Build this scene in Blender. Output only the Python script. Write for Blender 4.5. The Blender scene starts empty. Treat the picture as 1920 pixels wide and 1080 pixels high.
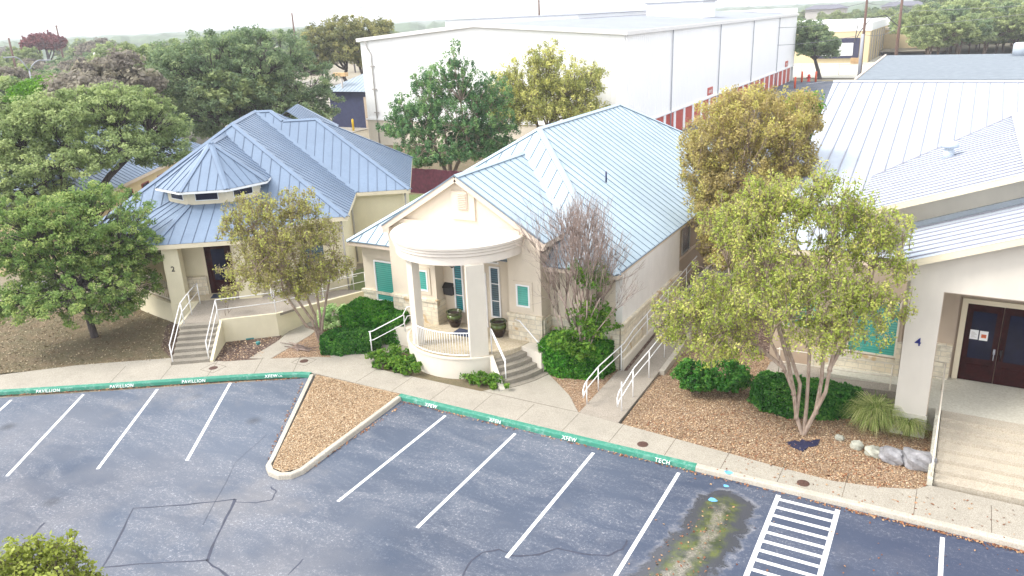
import bpy, math, random
import numpy as np
from mathutils import Vector, Matrix
random.seed(7)
C = bpy.context.scene.collection
PI = math.pi

# ------------------------------------------------------------------ camera, sky, sun, exposure
CAM_H = 12.86
FOC, PITCH, ROLL, YAW = 1470.0, math.radians(19.15), math.radians(2.577), math.radians(30.2)
_f = np.array([0, math.cos(PITCH), -math.sin(PITCH)]); _u = np.array([0, math.sin(PITCH), math.cos(PITCH)]); _r = np.array([1., 0, 0])
_c, _s = math.cos(ROLL), math.sin(ROLL)
_RZ = np.array([[math.cos(YAW), -math.sin(YAW), 0], [math.sin(YAW), math.cos(YAW), 0], [0, 0, 1]])
AX_R = _RZ @ (_c * _r - _s * _u); AX_U = _RZ @ (_s * _r + _c * _u); AX_F = _RZ @ _f
cam = bpy.data.cameras.new('camera'); cam_o = bpy.data.objects.new('camera', cam); C.objects.link(cam_o)
cam.lens = FOC / 1920 * 36; cam.sensor_width = 36; cam.clip_start = 0.3; cam.clip_end = 9000
m = Matrix.Identity(4)
for i in range(3):
    m[i][0] = AX_R[i]; m[i][1] = AX_U[i]; m[i][2] = -AX_F[i]
m[2][3] = CAM_H
cam_o.matrix_world = m
bpy.context.scene.camera = cam_o

SUN_EL, SUN_AZ = math.radians(48), math.radians(218)      # azimuth of the sun measured from +X towards +Y
w = bpy.data.worlds.new('World'); bpy.context.scene.world = w; w.use_nodes = True
nt = w.node_tree; nt.nodes.clear()
out = nt.nodes.new('ShaderNodeOutputWorld'); bg = nt.nodes.new('ShaderNodeBackground')
sky = nt.nodes.new('ShaderNodeTexSky'); sky.sky_type = 'NISHITA'; sky.sun_disc = False
sky.sun_elevation = SUN_EL; sky.sun_rotation = PI / 2 - SUN_AZ
sky.air_density = 1.0; sky.dust_density = 4.0; sky.ozone_density = 1.0
hs = nt.nodes.new('ShaderNodeHueSaturation'); hs.inputs['Saturation'].default_value = 0.42
nt.links.new(sky.outputs[0], hs.inputs['Color']); cl_ = nt.nodes.new('ShaderNodeMix'); cl_.data_type = 'RGBA'; cl_.inputs[0].default_value = .55; cl_.inputs[7].default_value = (9.2, 9.3, 9.6, 1)   # thin overcast
nt.links.new(hs.outputs[0], cl_.inputs[6]); nt.links.new(cl_.outputs[2], bg.inputs[0]); nt.links.new(bg.outputs[0], out.inputs[0])
bg.inputs[1].default_value = 0.15
sun = bpy.data.lights.new('sun', 'SUN'); sun.energy = 1.6; sun.angle = math.radians(14); sun.color = (1, .96, .9)
sun_o = bpy.data.objects.new('sun', sun); C.objects.link(sun_o)
sd = Vector((math.cos(SUN_EL) * math.cos(SUN_AZ), math.cos(SUN_EL) * math.sin(SUN_AZ), math.sin(SUN_EL)))
sun_o.rotation_euler = sd.to_track_quat('Z', 'Y').to_euler()
vs = bpy.context.scene.view_settings
vs.view_transform = 'Standard'; vs.look = 'None'; vs.exposure = 1.03; vs.gamma = 1

# ------------------------------------------------------------------ measuring helpers (photo pixel -> point of the real place)
CP = np.array([0, 0, CAM_H])
def ray(px, py): return (px - 960) * AX_R + (540 - py) * AX_U + FOC * AX_F
def at(px, py, z=0.0):
    d = ray(px, py); return CP + (z - CAM_H) / d[2] * d
def at_dist(px, py, xy):
    """point seen at a pixel, on the upright plane through xy that faces the viewer"""
    d = ray(px, py); n = np.array([xy[0], xy[1]]); t = (n @ n) / (n @ d[:2]); return CP + t * d
def scale_at(p): return float((np.array(p) - CP) @ AX_F) / FOC

# ------------------------------------------------------------------ materials
MATS = {}
def srgb(r, g, b):
    return tuple(((c / 255) / 12.92 if c <= 10 else (((c / 255) + .055) / 1.055) ** 2.4) for c in (r, g, b)) + (1,)
class NT:
    def __init__(s, name):
        s.m = bpy.data.materials.new(name); s.m.use_nodes = True; s.t = s.m.node_tree
        s.b = s.t.nodes['Principled BSDF']; s.o = s.t.nodes['Material Output']
    def n(s, typ, **kw):
        x = s.t.nodes.new(typ)
        for k, v in kw.items(): setattr(x, k, v)
        return x
    def l(s, a, b): s.t.links.new(a, b)
    def coord(s, scale=(1, 1, 1)):
        g = s.n('ShaderNodeNewGeometry'); mp = s.n('ShaderNodeMapping'); mp.inputs['Scale'].default_value = scale
        s.l(g.outputs['Position'], mp.inputs[0]); return mp.outputs[0]
    def noise(s, scale, detail=4, rough=.6, vec=None, dist=0):
        x = s.n('ShaderNodeTexNoise'); x.inputs['Scale'].default_value = scale; x.inputs['Detail'].default_value = detail
        x.inputs['Roughness'].default_value = rough; x.inputs['Distortion'].default_value = dist
        s.l(vec if vec is not None else s.coord(), x.inputs['Vector']); return x.outputs['Fac']
    def ramp(s, fac, stops, interp='LINEAR'):
        x = s.n('ShaderNodeValToRGB'); cr = x.color_ramp; cr.interpolation = interp
        while len(cr.elements) < len(stops): cr.elements.new(.5)
        for e, (p, c) in zip(cr.elements, stops):
            e.position = p; e.color = c if hasattr(c, '__len__') else (c, c, c, 1)
        s.l(fac, x.inputs[0]); return x.outputs[0]
    def mix(s, fac, a, b, blend='MIX'):
        x = s.n('ShaderNodeMix', data_type='RGBA', blend_type=blend)
        for v, i in ((fac, 0), (a, 6), (b, 7)):
            if hasattr(v, 'is_output') or isinstance(v, bpy.types.NodeSocket): s.l(v, x.inputs[i])
            else: x.inputs[i].default_value = v
        return x.outputs[2]
    def bump(s, h, strength=.3, dist=.02):
        x = s.n('ShaderNodeBump'); x.inputs['Strength'].default_value = strength; x.inputs['Distance'].default_value = dist
        s.l(h, x.inputs['Height']); s.l(x.outputs[0], s.b.inputs['Normal'])
    def col(s, c): 
        if isinstance(c, bpy.types.NodeSocket): s.l(c, s.b.inputs['Base Color'])
        else: s.b.inputs['Base Color'].default_value = c
    def rough(s, v): s.b.inputs['Roughness'].default_value = v
    def done(s, key=None): MATS[key or s.m.name] = s.m; return s.m
def c4(r, g, b): return (r, g, b, 1)

def plain(name, col, rough=.6, var=.12, scale=3.0, metal=0.0, bump=0.0, spec=.5):
    x = NT(name); n = x.noise(scale, 5)
    a = c4(*[v * (1 - var) for v in col[:3]]); b = c4(*[min(1, v * (1 + var)) for v in col[:3]])
    x.col(x.ramp(n, [(.3, a), (.7, b)])); x.rough(rough); x.b.inputs['Metallic'].default_value = metal
    x.b.inputs['Specular IOR Level'].default_value = spec
    if bump: x.bump(x.noise(scale * 20, 3), bump, .01)
    return x.done()

def stucco(name, col):
    x = NT(name)
    n = x.noise(.9, 6, .65); st = x.noise(1.0, 5, .6, x.coord((2.2, 2.2, .6)))
    base = x.ramp(n, [(.3, c4(*[v * .93 for v in col])), (.7, c4(*[min(1, v * 1.04) for v in col]))])
    dirty = x.ramp(st, [(.42, 0.0), (.75, .3)])
    x.col(x.mix(dirty, base, c4(*[v * .8 for v in col]))); x.rough(.9)
    x.bump(x.noise(60, 4), .25, .01); return x.done()

def roof_metal(name, col, rough=.42, metal=.55):
    x = NT(name)
    n = x.noise(.5, 4); f = x.noise(7, 4, .7)
    base = x.ramp(n, [(.3, c4(*[v * .88 for v in col])), (.7, c4(*[min(1, v * 1.08) for v in col]))])
    x.col(x.mix(x.ramp(f, [(.42, 0.0), (.75, .4)]), base, c4(*[v * .86 for v in col])))
    x.l(x.ramp(f, [(.3, rough - .06), (.7, rough + .14)]), x.b.inputs['Roughness']); x.b.inputs['Metallic'].default_value = metal
    x.bump(x.noise(1.3, 3), .3, .03); return x.done()

def leafmat(name, dark, mid, light, rough=.6, trans=.42):
    x = NT(name); k_ = 1.0 if name in ('dry_litter', 'gravel_chip', 'lawn_chip', 'hedge_leaf', 'dark_hedge_leaf', 'bright_bush_leaf', 'lime_leaf', 'ivy_leaf') else 1.38
    def sat(c): m_ = sum(c) / 3; return tuple(max(.004, (m_ + (v - m_) * 1.08) * k_) for v in c)
    dark, mid, light = sat(dark), sat(mid), sat(light)
    a = x.n('ShaderNodeAttribute', attribute_name='rnd'); 
    cl = x.ramp(a.outputs['Fac'], [(0, c4(*dark)), (.5, c4(*mid)), (1, c4(*light))])
    x.col(cl); x.rough(rough); x.b.inputs['Specular IOR Level'].default_value = .25
    t = x.n('ShaderNodeBsdfTranslucent'); x.l(cl, t.inputs[0])
    mx = x.n('ShaderNodeMixShader'); mx.inputs[0].default_value = trans
    x.l(x.b.outputs[0], mx.inputs[1]); x.l(t.outputs[0], mx.inputs[2]); x.l(mx.outputs[0], x.o.inputs[0])
    return x.done()

# --- ground family
def mat_asphalt():
    x = NT('asphalt')
    big = x.noise(.11, 4, .55); mid = x.noise(.75, 7, .72, x.coord((.5, 1.4, 1)), .6)
    fine = x.noise(38, 3, .7); sp = x.noise(11, 7, .9); sp2 = x.noise(4.5, 8, .85, x.coord((.7, 1.3, 1)))
    g = x.n('ShaderNodeNewGeometry'); se = x.n('ShaderNodeSeparateXYZ'); x.l(g.outputs['Position'], se.inputs[0])
    def rng(sock, a, b): mr = x.n('ShaderNodeMapRange'); mr.inputs[1].default_value = a; mr.inputs[2].default_value = b; x.l(sock, mr.inputs[0]); return mr.outputs[0]
    fresh = rng(se.outputs[0], -11, 1)                       # the fresher sealed bays at the right
    faded = rng(se.outputs[1], 16, 9)                        # worn driving lane nearer the viewer
    base = x.ramp(big, [(.32, c4(.040, .058, .094)), (.66, c4(.103, .128, .172))])
    base = x.mix(x.ramp(mid, [(.45, 0.0), (.72, .6)]), base, c4(.185, .20, .228))
    base = x.mix(x.mix(1.0, faded, x.ramp(x.noise(.32, 5, .6), [(.35, 0.0), (.65, .75)]), 'MULTIPLY'), base, c4(.215, .21, .215))
    base = x.mix(x.ramp(x.noise(.26, 4, .6), [(.55, 0.0), (.68, .5)]), base, c4(.235, .225, .22))
    base = x.mix(x.ramp(fresh, [(.0, 0.0), (1, .72)]), base, c4(.022, .033, .076))
    base = x.mix(x.ramp(fine, [(.35, 0.0), (.7, .35)]), base, c4(.04, .045, .07))
    area = x.mix(1.0, x.ramp(mid, [(.40, .02), (.62, 1.0)]), x.ramp(fresh, [(.3, 1.0), (1, .3)]), 'MULTIPLY')
    base = x.mix(x.mix(1.0, x.ramp(sp, [(.55, 0.0), (.59, .9)]), area, 'MULTIPLY'), base, c4(.40, .40, .43))
    base = x.mix(x.mix(1.0, x.ramp(sp2, [(.57, 0.0), (.62, .7)]), area, 'MULTIPLY'), base, c4(.31, .30, .32))
    # oil drips in the bays
    oil = x.n('ShaderNodeTexVoronoi'); oil.inputs['Scale'].default_value = .36; x.l(x.coord(), oil.inputs['Vector'])
    base = x.mix(x.ramp(oil.outputs['Distance'], [(.04, .55), (.13, 0.0)]), base, c4(.03, .032, .04))
    # silted, slimy low spot: distance to its crooked axis, blurred by noise
    pts = [at(*p, 0)[:2] for p in ((1358, 950), (1325, 1010), (1262, 1075), (1215, 1130))]; dmin = None
    sep = x.n('ShaderNodeCombineXYZ'); x.l(se.outputs[0], sep.inputs[0]); x.l(se.outputs[1], sep.inputs[1])
    for (a, b) in zip(pts, pts[1:]):
        a3, b3 = (float(a[0]), float(a[1]), 0), (float(b[0]), float(b[1]), 0); ab = (b3[0] - a3[0], b3[1] - a3[1], 0); L2 = ab[0] ** 2 + ab[1] ** 2
        pa = x.n('ShaderNodeVectorMath', operation='SUBTRACT'); x.l(sep.outputs[0], pa.inputs[0]); pa.inputs[1].default_value = a3
        dt = x.n('ShaderNodeVectorMath', operation='DOT_PRODUCT'); x.l(pa.outputs[0], dt.inputs[0]); dt.inputs[1].default_value = tuple(v / L2 for v in ab)
        cl = x.n('ShaderNodeClamp'); x.l(dt.outputs['Value'], cl.inputs[0])
        sc = x.n('ShaderNodeVectorMath', operation='SCALE'); sc.inputs[0].default_value = ab; x.l(cl.outputs[0], sc.inputs['Scale'])
        ds = x.n('ShaderNodeVectorMath', operation='DISTANCE'); x.l(pa.outputs[0], ds.inputs[0]); x.l(sc.outputs[0], ds.inputs[1])
        if dmin is None: dmin = ds.outputs['Value']
        else: mn = x.n('ShaderNodeMath', operation='MINIMUM'); x.l(dmin, mn.inputs[0]); x.l(ds.outputs['Value'], mn.inputs[1]); dmin = mn.outputs[0]
    wob = x.noise(1.6, 6, .7, None, .5); ad = x.n('ShaderNodeMath', operation='MULTIPLY_ADD'); x.l(wob, ad.inputs[0]); ad.inputs[1].default_value = 1.1; ad.inputs[2].default_value = -.55
    dd = x.n('ShaderNodeMath', operation='ADD'); x.l(dmin, dd.inputs[0]); x.l(ad.outputs[0], dd.inputs[1]); D = dd.outputs[0]
    damp = x.ramp(D, [(.72, 1.0), (.84, 0.0)]); slime = x.ramp(D, [(.36, 1.0), (.56, 0.0)]); silt = x.ramp(D, [(.06, 1.0), (.25, 0.0)]); rim = x.ramp(D, [(.72, 0.0), (.80, .8), (.94, 0.0)])
    base = x.mix(x.mix(1.0, rim, x.ramp(x.noise(2.2, 4), [(.42, 0.0), (.6, .8)]), 'MULTIPLY'), base, c4(.27, .27, .29))
    base = x.mix(damp, base, c4(.055, .058, .07))
    base = x.mix(x.mix(1.0, slime, x.ramp(x.noise(3.2, 6, .75), [(.38, .15), (.6, .95)]), 'MULTIPLY'), base, x.ramp(x.noise(2.6, 5), [(.4, c4(.045, .06, .02)), (.6, c4(.12, .14, .035))]))
    base = x.mix(x.mix(1.0, silt, x.ramp(x.noise(4.2, 6, .8), [(.38, .2), (.58, .95)]), 'MULTIPLY'), base, x.ramp(x.noise(24, 4, .8), [(.4, c4(.13, .12, .10)), (.62, c4(.33, .30, .25))]))
    x.col(base); x.l(x.ramp(damp, [(0, .82), (1, .22)]), x.b.inputs['Roughness']); x.bump(fine, .3, .01); return x.done()
def mat_aggregate(name, a, b, c, scale=55, patch=.5):
    x = NT(name)
    n = x.noise(scale, 3, .8); p = x.noise(.7, 5, .6); q = x.noise(3.1, 5, .7)
    base = x.ramp(n, [(.34, c4(*c)), (.5, c4(*a)), (.66, c4(*b))])
    base = x.mix(x.ramp(p, [(.4, 0.0), (.72, patch)]), base, c4(*[v * .66 for v in a]))
    base = x.mix(x.ramp(q, [(.5, 0.0), (.75, patch * .7)]), base, c4(*[v * .8 for v in c]))
    x.col(base); x.rough(.9); x.bump(n, .35, .008); return x.done()
def mat_gravel(name, cols, scale=22):
    x = NT(name); v = x.n('ShaderNodeTexVoronoi'); v.inputs['Scale'].default_value = scale; x.l(x.coord((1, 1.5, 1)), v.inputs['Vector'])
    sep = x.n('ShaderNodeSeparateColor'); x.l(v.outputs['Color'], sep.inputs[0])
    k = len(cols); base = x.ramp(sep.outputs[0], [(i / max(1, k - 1), c4(*c)) for i, c in enumerate(cols)])
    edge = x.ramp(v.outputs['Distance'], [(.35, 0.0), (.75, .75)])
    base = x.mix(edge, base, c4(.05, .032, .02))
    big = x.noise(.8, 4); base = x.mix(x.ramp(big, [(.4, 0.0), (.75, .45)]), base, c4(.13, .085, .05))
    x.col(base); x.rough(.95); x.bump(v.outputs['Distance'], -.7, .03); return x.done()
def mat_lawn(name, cols):
    x = NT(name); n = x.noise(1.1, 6, .7); f = x.noise(26, 4, .8)
    k = len(cols); base = x.ramp(n, [(.25 + .5 * i / (k - 1), c4(*c)) for i, c in enumerate(cols)])
    base = x.mix(x.ramp(f, [(.45, 0.0), (.62, .6)]), base, c4(.24, .185, .11))
    base = x.mix(x.ramp(x.noise(19, 3, .8), [(.55, 0.0), (.68, .6)]), base, c4(.05, .04, .03))
    x.col(base); x.rough(.95); x.bump(f, .6, .03); return x.done()
def mat_stone(name, u):
    """coursed limestone laid along horizontal direction u"""
    x = NT(name); g = x.n('ShaderNodeNewGeometry')
    dt = x.n('ShaderNodeVectorMath', operation='DOT_PRODUCT'); dt.inputs[1].default_value = (u[0], u[1], 0); x.l(g.outputs['Position'], dt.inputs[0])
    sp = x.n('ShaderNodeSeparateXYZ'); x.l(g.outputs['Position'], sp.inputs[0])
    cb = x.n('ShaderNodeCombineXYZ'); x.l(dt.outputs['Value'], cb.inputs[0]); x.l(sp.outputs[2], cb.inputs[1])
    br = x.n('ShaderNodeTexBrick'); x.l(cb.outputs[0], br.inputs['Vector']); br.inputs['Scale'].default_value = 1
    br.inputs['Brick Width'].default_value = .42; br.inputs['Row Height'].default_value = .19; br.inputs['Mortar Size'].default_value = .012
    br.inputs['Bias'].default_value = -.1; br.offset = .4; br.squash = .7; br.squash_frequency = 3
    br.inputs['Color1'].default_value = c4(.72, .66, .53); br.inputs['Color2'].default_value = c4(.62, .53, .38); br.inputs['Mortar'].default_value = c4(.50, .46, .38)
    n = x.noise(3, 6, .7); base = x.mix(x.ramp(n, [(.45, 0.0), (.75, .7)]), br.outputs[0], c4(.30, .27, .22))
    o = x.noise(1.3, 2); base = x.mix(x.ramp(o, [(.62, 0.0), (.66, .6)]), base, c4(.42, .25, .08))
    x.col(base); x.rough(.92); x.bump(x.noise(18, 5), .5, .02); return x.done()
def mat_blind(name, a, b, rough=.12):
    x = NT(name); g = x.n('ShaderNodeNewGeometry'); wv = x.n('ShaderNodeTexWave', wave_type='BANDS', bands_direction='Z')
    wv.inputs['Scale'].default_value = 3.4; wv.inputs['Distortion'].default_value = .25; x.l(g.outputs['Position'], wv.inputs[0])
    base = x.ramp(wv.outputs['Fac'], [(.2, c4(*b)), (.5, c4(*a))]); n = x.noise(1.3, 4)
    x.col(x.mix(x.ramp(n, [(.5, 0.0), (.7, .3)]), base, c4(*[min(1, v * 1.5 + .04) for v in a]))); x.rough(rough)  # paler noise patches paint reflections into the pane colour
    x.b.inputs['Coat Weight'].default_value = .5; x.b.inputs['Coat Roughness'].default_value = .04; return x.done()
def mat_bark(name, a, b):
    x = NT(name); n = x.noise(5, 5, .7, x.coord((3, 3, .6)))
    x.col(x.ramp(n, [(.35, c4(*a)), (.65, c4(*b))])); x.rough(.9); x.bump(n, .6, .03); return x.done()
def mat_worn(name, col, under, amt=.5, scale=9):
    x = NT(name); n = x.noise(scale, 6, .8); p = x.noise(.8, 4)
    k = x.mix(1.0, x.ramp(n, [(.5, 0.0), (.58, 1.0)]), x.ramp(p, [(.35, .08), (.65, 1.0)]), 'MULTIPLY')
    s2 = x.mix(amt, c4(0, 0, 0), k)
    x.col(x.mix(s2, c4(*col), c4(*under))); x.rough(.7); return x.done()
mat_asphalt()
mat_aggregate('sidewalk_concrete', (.345, .315, .262), (.45, .42, .36), (.22, .195, .155), 42, .4)
mat_aggregate('kerb_concrete', (.46, .42, .35), (.55, .51, .44), (.33, .29, .24), 30)
mat_aggregate('ramp_concrete', (.30, .265, .22), (.40, .36, .31), (.19, .16, .125), 42)
mat_aggregate('step_concrete', (.26, .235, .19), (.36, .33, .28), (.15, .13, .10), 40, .6)
mat_aggregate('pale_concrete', (.52, .5, .42), (.58, .56, .48), (.45, .42, .34), 12, .25)
mat_aggregate('porch_tile', (.50, .43, .31), (.58, .51, .39), (.40, .33, .22), 14, .3)
mat_aggregate('step_pale', (.44, .39, .31), (.52, .47, .39), (.31, .265, .2), 30, .5)
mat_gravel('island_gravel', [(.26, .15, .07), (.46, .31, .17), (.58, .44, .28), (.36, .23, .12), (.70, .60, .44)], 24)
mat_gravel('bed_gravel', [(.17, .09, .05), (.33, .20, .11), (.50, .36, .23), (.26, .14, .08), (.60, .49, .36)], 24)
mat_gravel('dark_mulch', [(.035, .018, .018), (.09, .045, .035), (.05, .025, .022), (.16, .10, .08), (.42, .34, .28)], 17)
mat_lawn('leafy_lawn', [(.22, .165, .10), (.14, .105, .06), (.10, .09, .045), (.19, .145, .09)])
mat_lawn('earth', [(.20, .17, .12), (.30, .27, .21), (.12, .13, .06)])
mat_lawn('green_grass', [(.07, .12, .03), (.12, .19, .05), (.16, .16, .08)])
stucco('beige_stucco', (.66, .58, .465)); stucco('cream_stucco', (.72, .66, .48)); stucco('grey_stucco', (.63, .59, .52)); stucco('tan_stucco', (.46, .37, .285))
stucco('white_stucco', (.66, .61, .52)); stucco('skylit_tone_stucco', (.73, .71, .68)); stucco('canopy_paint', (.72, .66, .58)); stucco('fascia_paint', (.66, .56, .46)); stucco('cream_trim', (.72, .64, .48))
stucco('dock_wall', (.66, .54, .33))
roof_metal('sky_blue_metal', (.42, .525, .60), .45, .15); roof_metal('slate_blue_metal', (.165, .225, .315), .42, .15); roof_metal('silver_metal', (.46, .515, .585), .5, .1)
roof_metal('grey_metal', (.30, .36, .42), .5, .3)
plain('seam_dark', (.15, .20, .25), .5, .1); plain('seam_blue', (.10, .14, .21), .5, .1); plain('seam_pale', (.27, .27, .32), .5, .1)
plain('white_paint', (.80, .80, .80), .4, .04); plain('cream_paint', (.66, .60, .50), .5, .05); plain('warehouse_white', (.88, .885, .89), .6, .02, .3)
plain('gutter_white', (.70, .69, .68), .6, .05); plain('warehouse_grey', (.25, .27, .31), .7, .08, .4); plain('roller_red', (.50, .085, .06), .5, .1); plain('brick_red', (.30, .06, .05), .6, .15)
plain('dark_wood', (.030, .006, .006), .5, .4, 6, spec=.12); plain('black_glass', (.008, .010, .03), .12, .3, spec=.22); plain('black_metal', (.015, .015, .018), .35, .2)
plain('navy_mat', (.035, .045, .085), .9, .2, 20); plain('navy_wall', (.028, .035, .09), .7, .2); plain('soil', (.03, .016, .012), .95, .5, 12, bump=.6)
plain('fence_red', (.085, .014, .03), .8, .35, 4); plain('yellow_paint', (.75, .50, .01), .5, .1); plain('dumpster_green', (.008, .14, .05), .5, .2)
plain('hydrant_red', (.65, .03, .02), .5, .1); plain('pole_wood', (.13, .075, .055), .9, .3, 5); plain('pole_grey', (.35, .36, .40), .6, .1)
plain('wire', (.16, .16, .18), .6, 0); plain('rock', (.27, .265, .275), .9, .4, 4, bump=.8); plain('pale_rock', (.36, .36, .30), .9, .3, 5, bump=.6)
plain('sealant', (.035, .04, .065), .5, .3); plain('iron_lid', (.075, .035, .025), .7, .4, 20); plain('joint_dark', (.12, .095, .07), .9, .3)
plain('teal_cover', (.05, .24, .24), .5, .2); plain('blue_spray', (.13, .38, .66), .8, .4, 14); plain('dark_tarp', (.012, .014, .05), .6, .4, 8)
plain('paper', (.8, .8, .8), .7, .03); plain('paper_orange', (.55, .12, .04), .7, .5, 30); plain('pallet_wood', (.55, .36, .18), .8, .2)
plain('number_blue', (.012, .018, .17), .4, .1); plain('number_black', (.01, .01, .012), .4, .1); plain('lantern_glass', (.30, .27, .25), .2, .1)
plain('dark_roof_edge', (.16, .12, .09), .8, .2); plain('dock_black', (.02, .02, .06), .6, .2); plain('shingle', (.13, .13, .16), .9, .25, 2)
plain('orange_paint', (.75, .10, .03), .6, .1); plain('trim_grey', (.40, .38, .36), .7, .1)
mat_worn('green_kerb_paint', (.035, .22, .15), (.20, .36, .30), .8, 6); mat_worn('dark_green_paint', (.03, .13, .09), (.10, .16, .12), .5)
mat_worn('stripe_paint', (.74, .75, .76), (.20, .21, .25), .75, 26); mat_worn('letter_paint', (.80, .84, .82), (.03, .25, .16), .45, 30)
mat_blind('teal_blind', (.075, .36, .30), (.05, .27, .23)); mat_blind('deep_teal_blind', (.02, .20, .22), (.01, .06, .08)); mat_blind('slate_blind', (.06, .12, .15), (.02, .04, .06))
mat_stone('limestone_front', (1, 0)); mat_stone('limestone_side', (0, 1))
A2 = math.radians(35.6); mat_stone('limestone_angled', (math.cos(A2), math.sin(A2)))
mat_bark('bark_brown', (.10, .065, .045), (.22, .16, .12)); mat_bark('bark_smooth', (.24, .17, .13), (.44, .35, .28)); mat_bark('bark_dark', (.035, .028, .03), (.10, .08, .075)); mat_bark('twig_grey', (.24, .175, .145), (.42, .33, .29))
leafmat('oak_leaf', (.055, .11, .03), (.15, .225, .07), (.36, .41, .15))
leafmat('pale_oak_leaf', (.085, .125, .045), (.22, .275, .12), (.40, .45, .21))
leafmat('dark_oak_leaf', (.06, .095, .055), (.15, .21, .11), (.30, .35, .18))
leafmat('juniper_leaf', (.035, .085, .04), (.10, .20, .085), (.23, .34, .13))
leafmat('yellow_leaf', (.13, .16, .05), (.32, .33, .11), (.58, .56, .22))
leafmat('myrtle_leaf', (.13, .18, .03), (.30, .35, .085), (.49, .45, .17))
leafmat('myrtle_bronze', (.16, .13, .055), (.35, .29, .13), (.42, .42, .12))
leafmat('small_myrtle_leaf', (.12, .12, .045), (.30, .275, .11), (.38, .43, .11))
leafmat('russet_oak_leaf', (.08, .09, .045), (.19, .20, .09), (.34, .31, .13))
leafmat('hill_leaf', (.09, .125, .05), (.20, .245, .11), (.34, .38, .18))
leafmat('grey_wood_leaf', (.10, .09, .08), (.20, .18, .15), (.30, .28, .20)); leafmat('dark_red_leaf', (.06, .015, .02), (.13, .03, .035), (.20, .06, .05))
leafmat('hedge_leaf', (.012, .085, .008), (.055, .23, .02), (.20, .43, .06)); leafmat('bright_bush_leaf', (.05, .14, .01), (.12, .28, .02), (.26, .45, .06))
leafmat('dark_hedge_leaf', (.012, .07, .012), (.05, .19, .03), (.18, .38, .07)); leafmat('variegated_leaf', (.12, .22, .07), (.32, .46, .20), (.66, .72, .46))
leafmat('lime_leaf', (.14, .17, .03), (.30, .35, .07), (.52, .56, .18)); leafmat('grass_blade', (.10, .15, .04), (.26, .32, .10), (.5, .48, .26))
leafmat('dry_litter', (.13, .05, .03), (.30, .14, .075), (.48, .33, .20), trans=.1); leafmat('gravel_chip', (.23, .14, .08), (.40, .28, .17), (.60, .49, .35), trans=.0)
leafmat('lawn_chip', (.09, .06, .035), (.20, .15, .09), (.42, .35, .24), trans=.05); leafmat('ivy_leaf', (.04, .12, .02), (.11, .24, .03), (.27, .40, .07)); leafmat('stem_grey', (.12, .09, .09), (.26, .20, .19), (.36, .28, .27), trans=.05)

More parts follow.
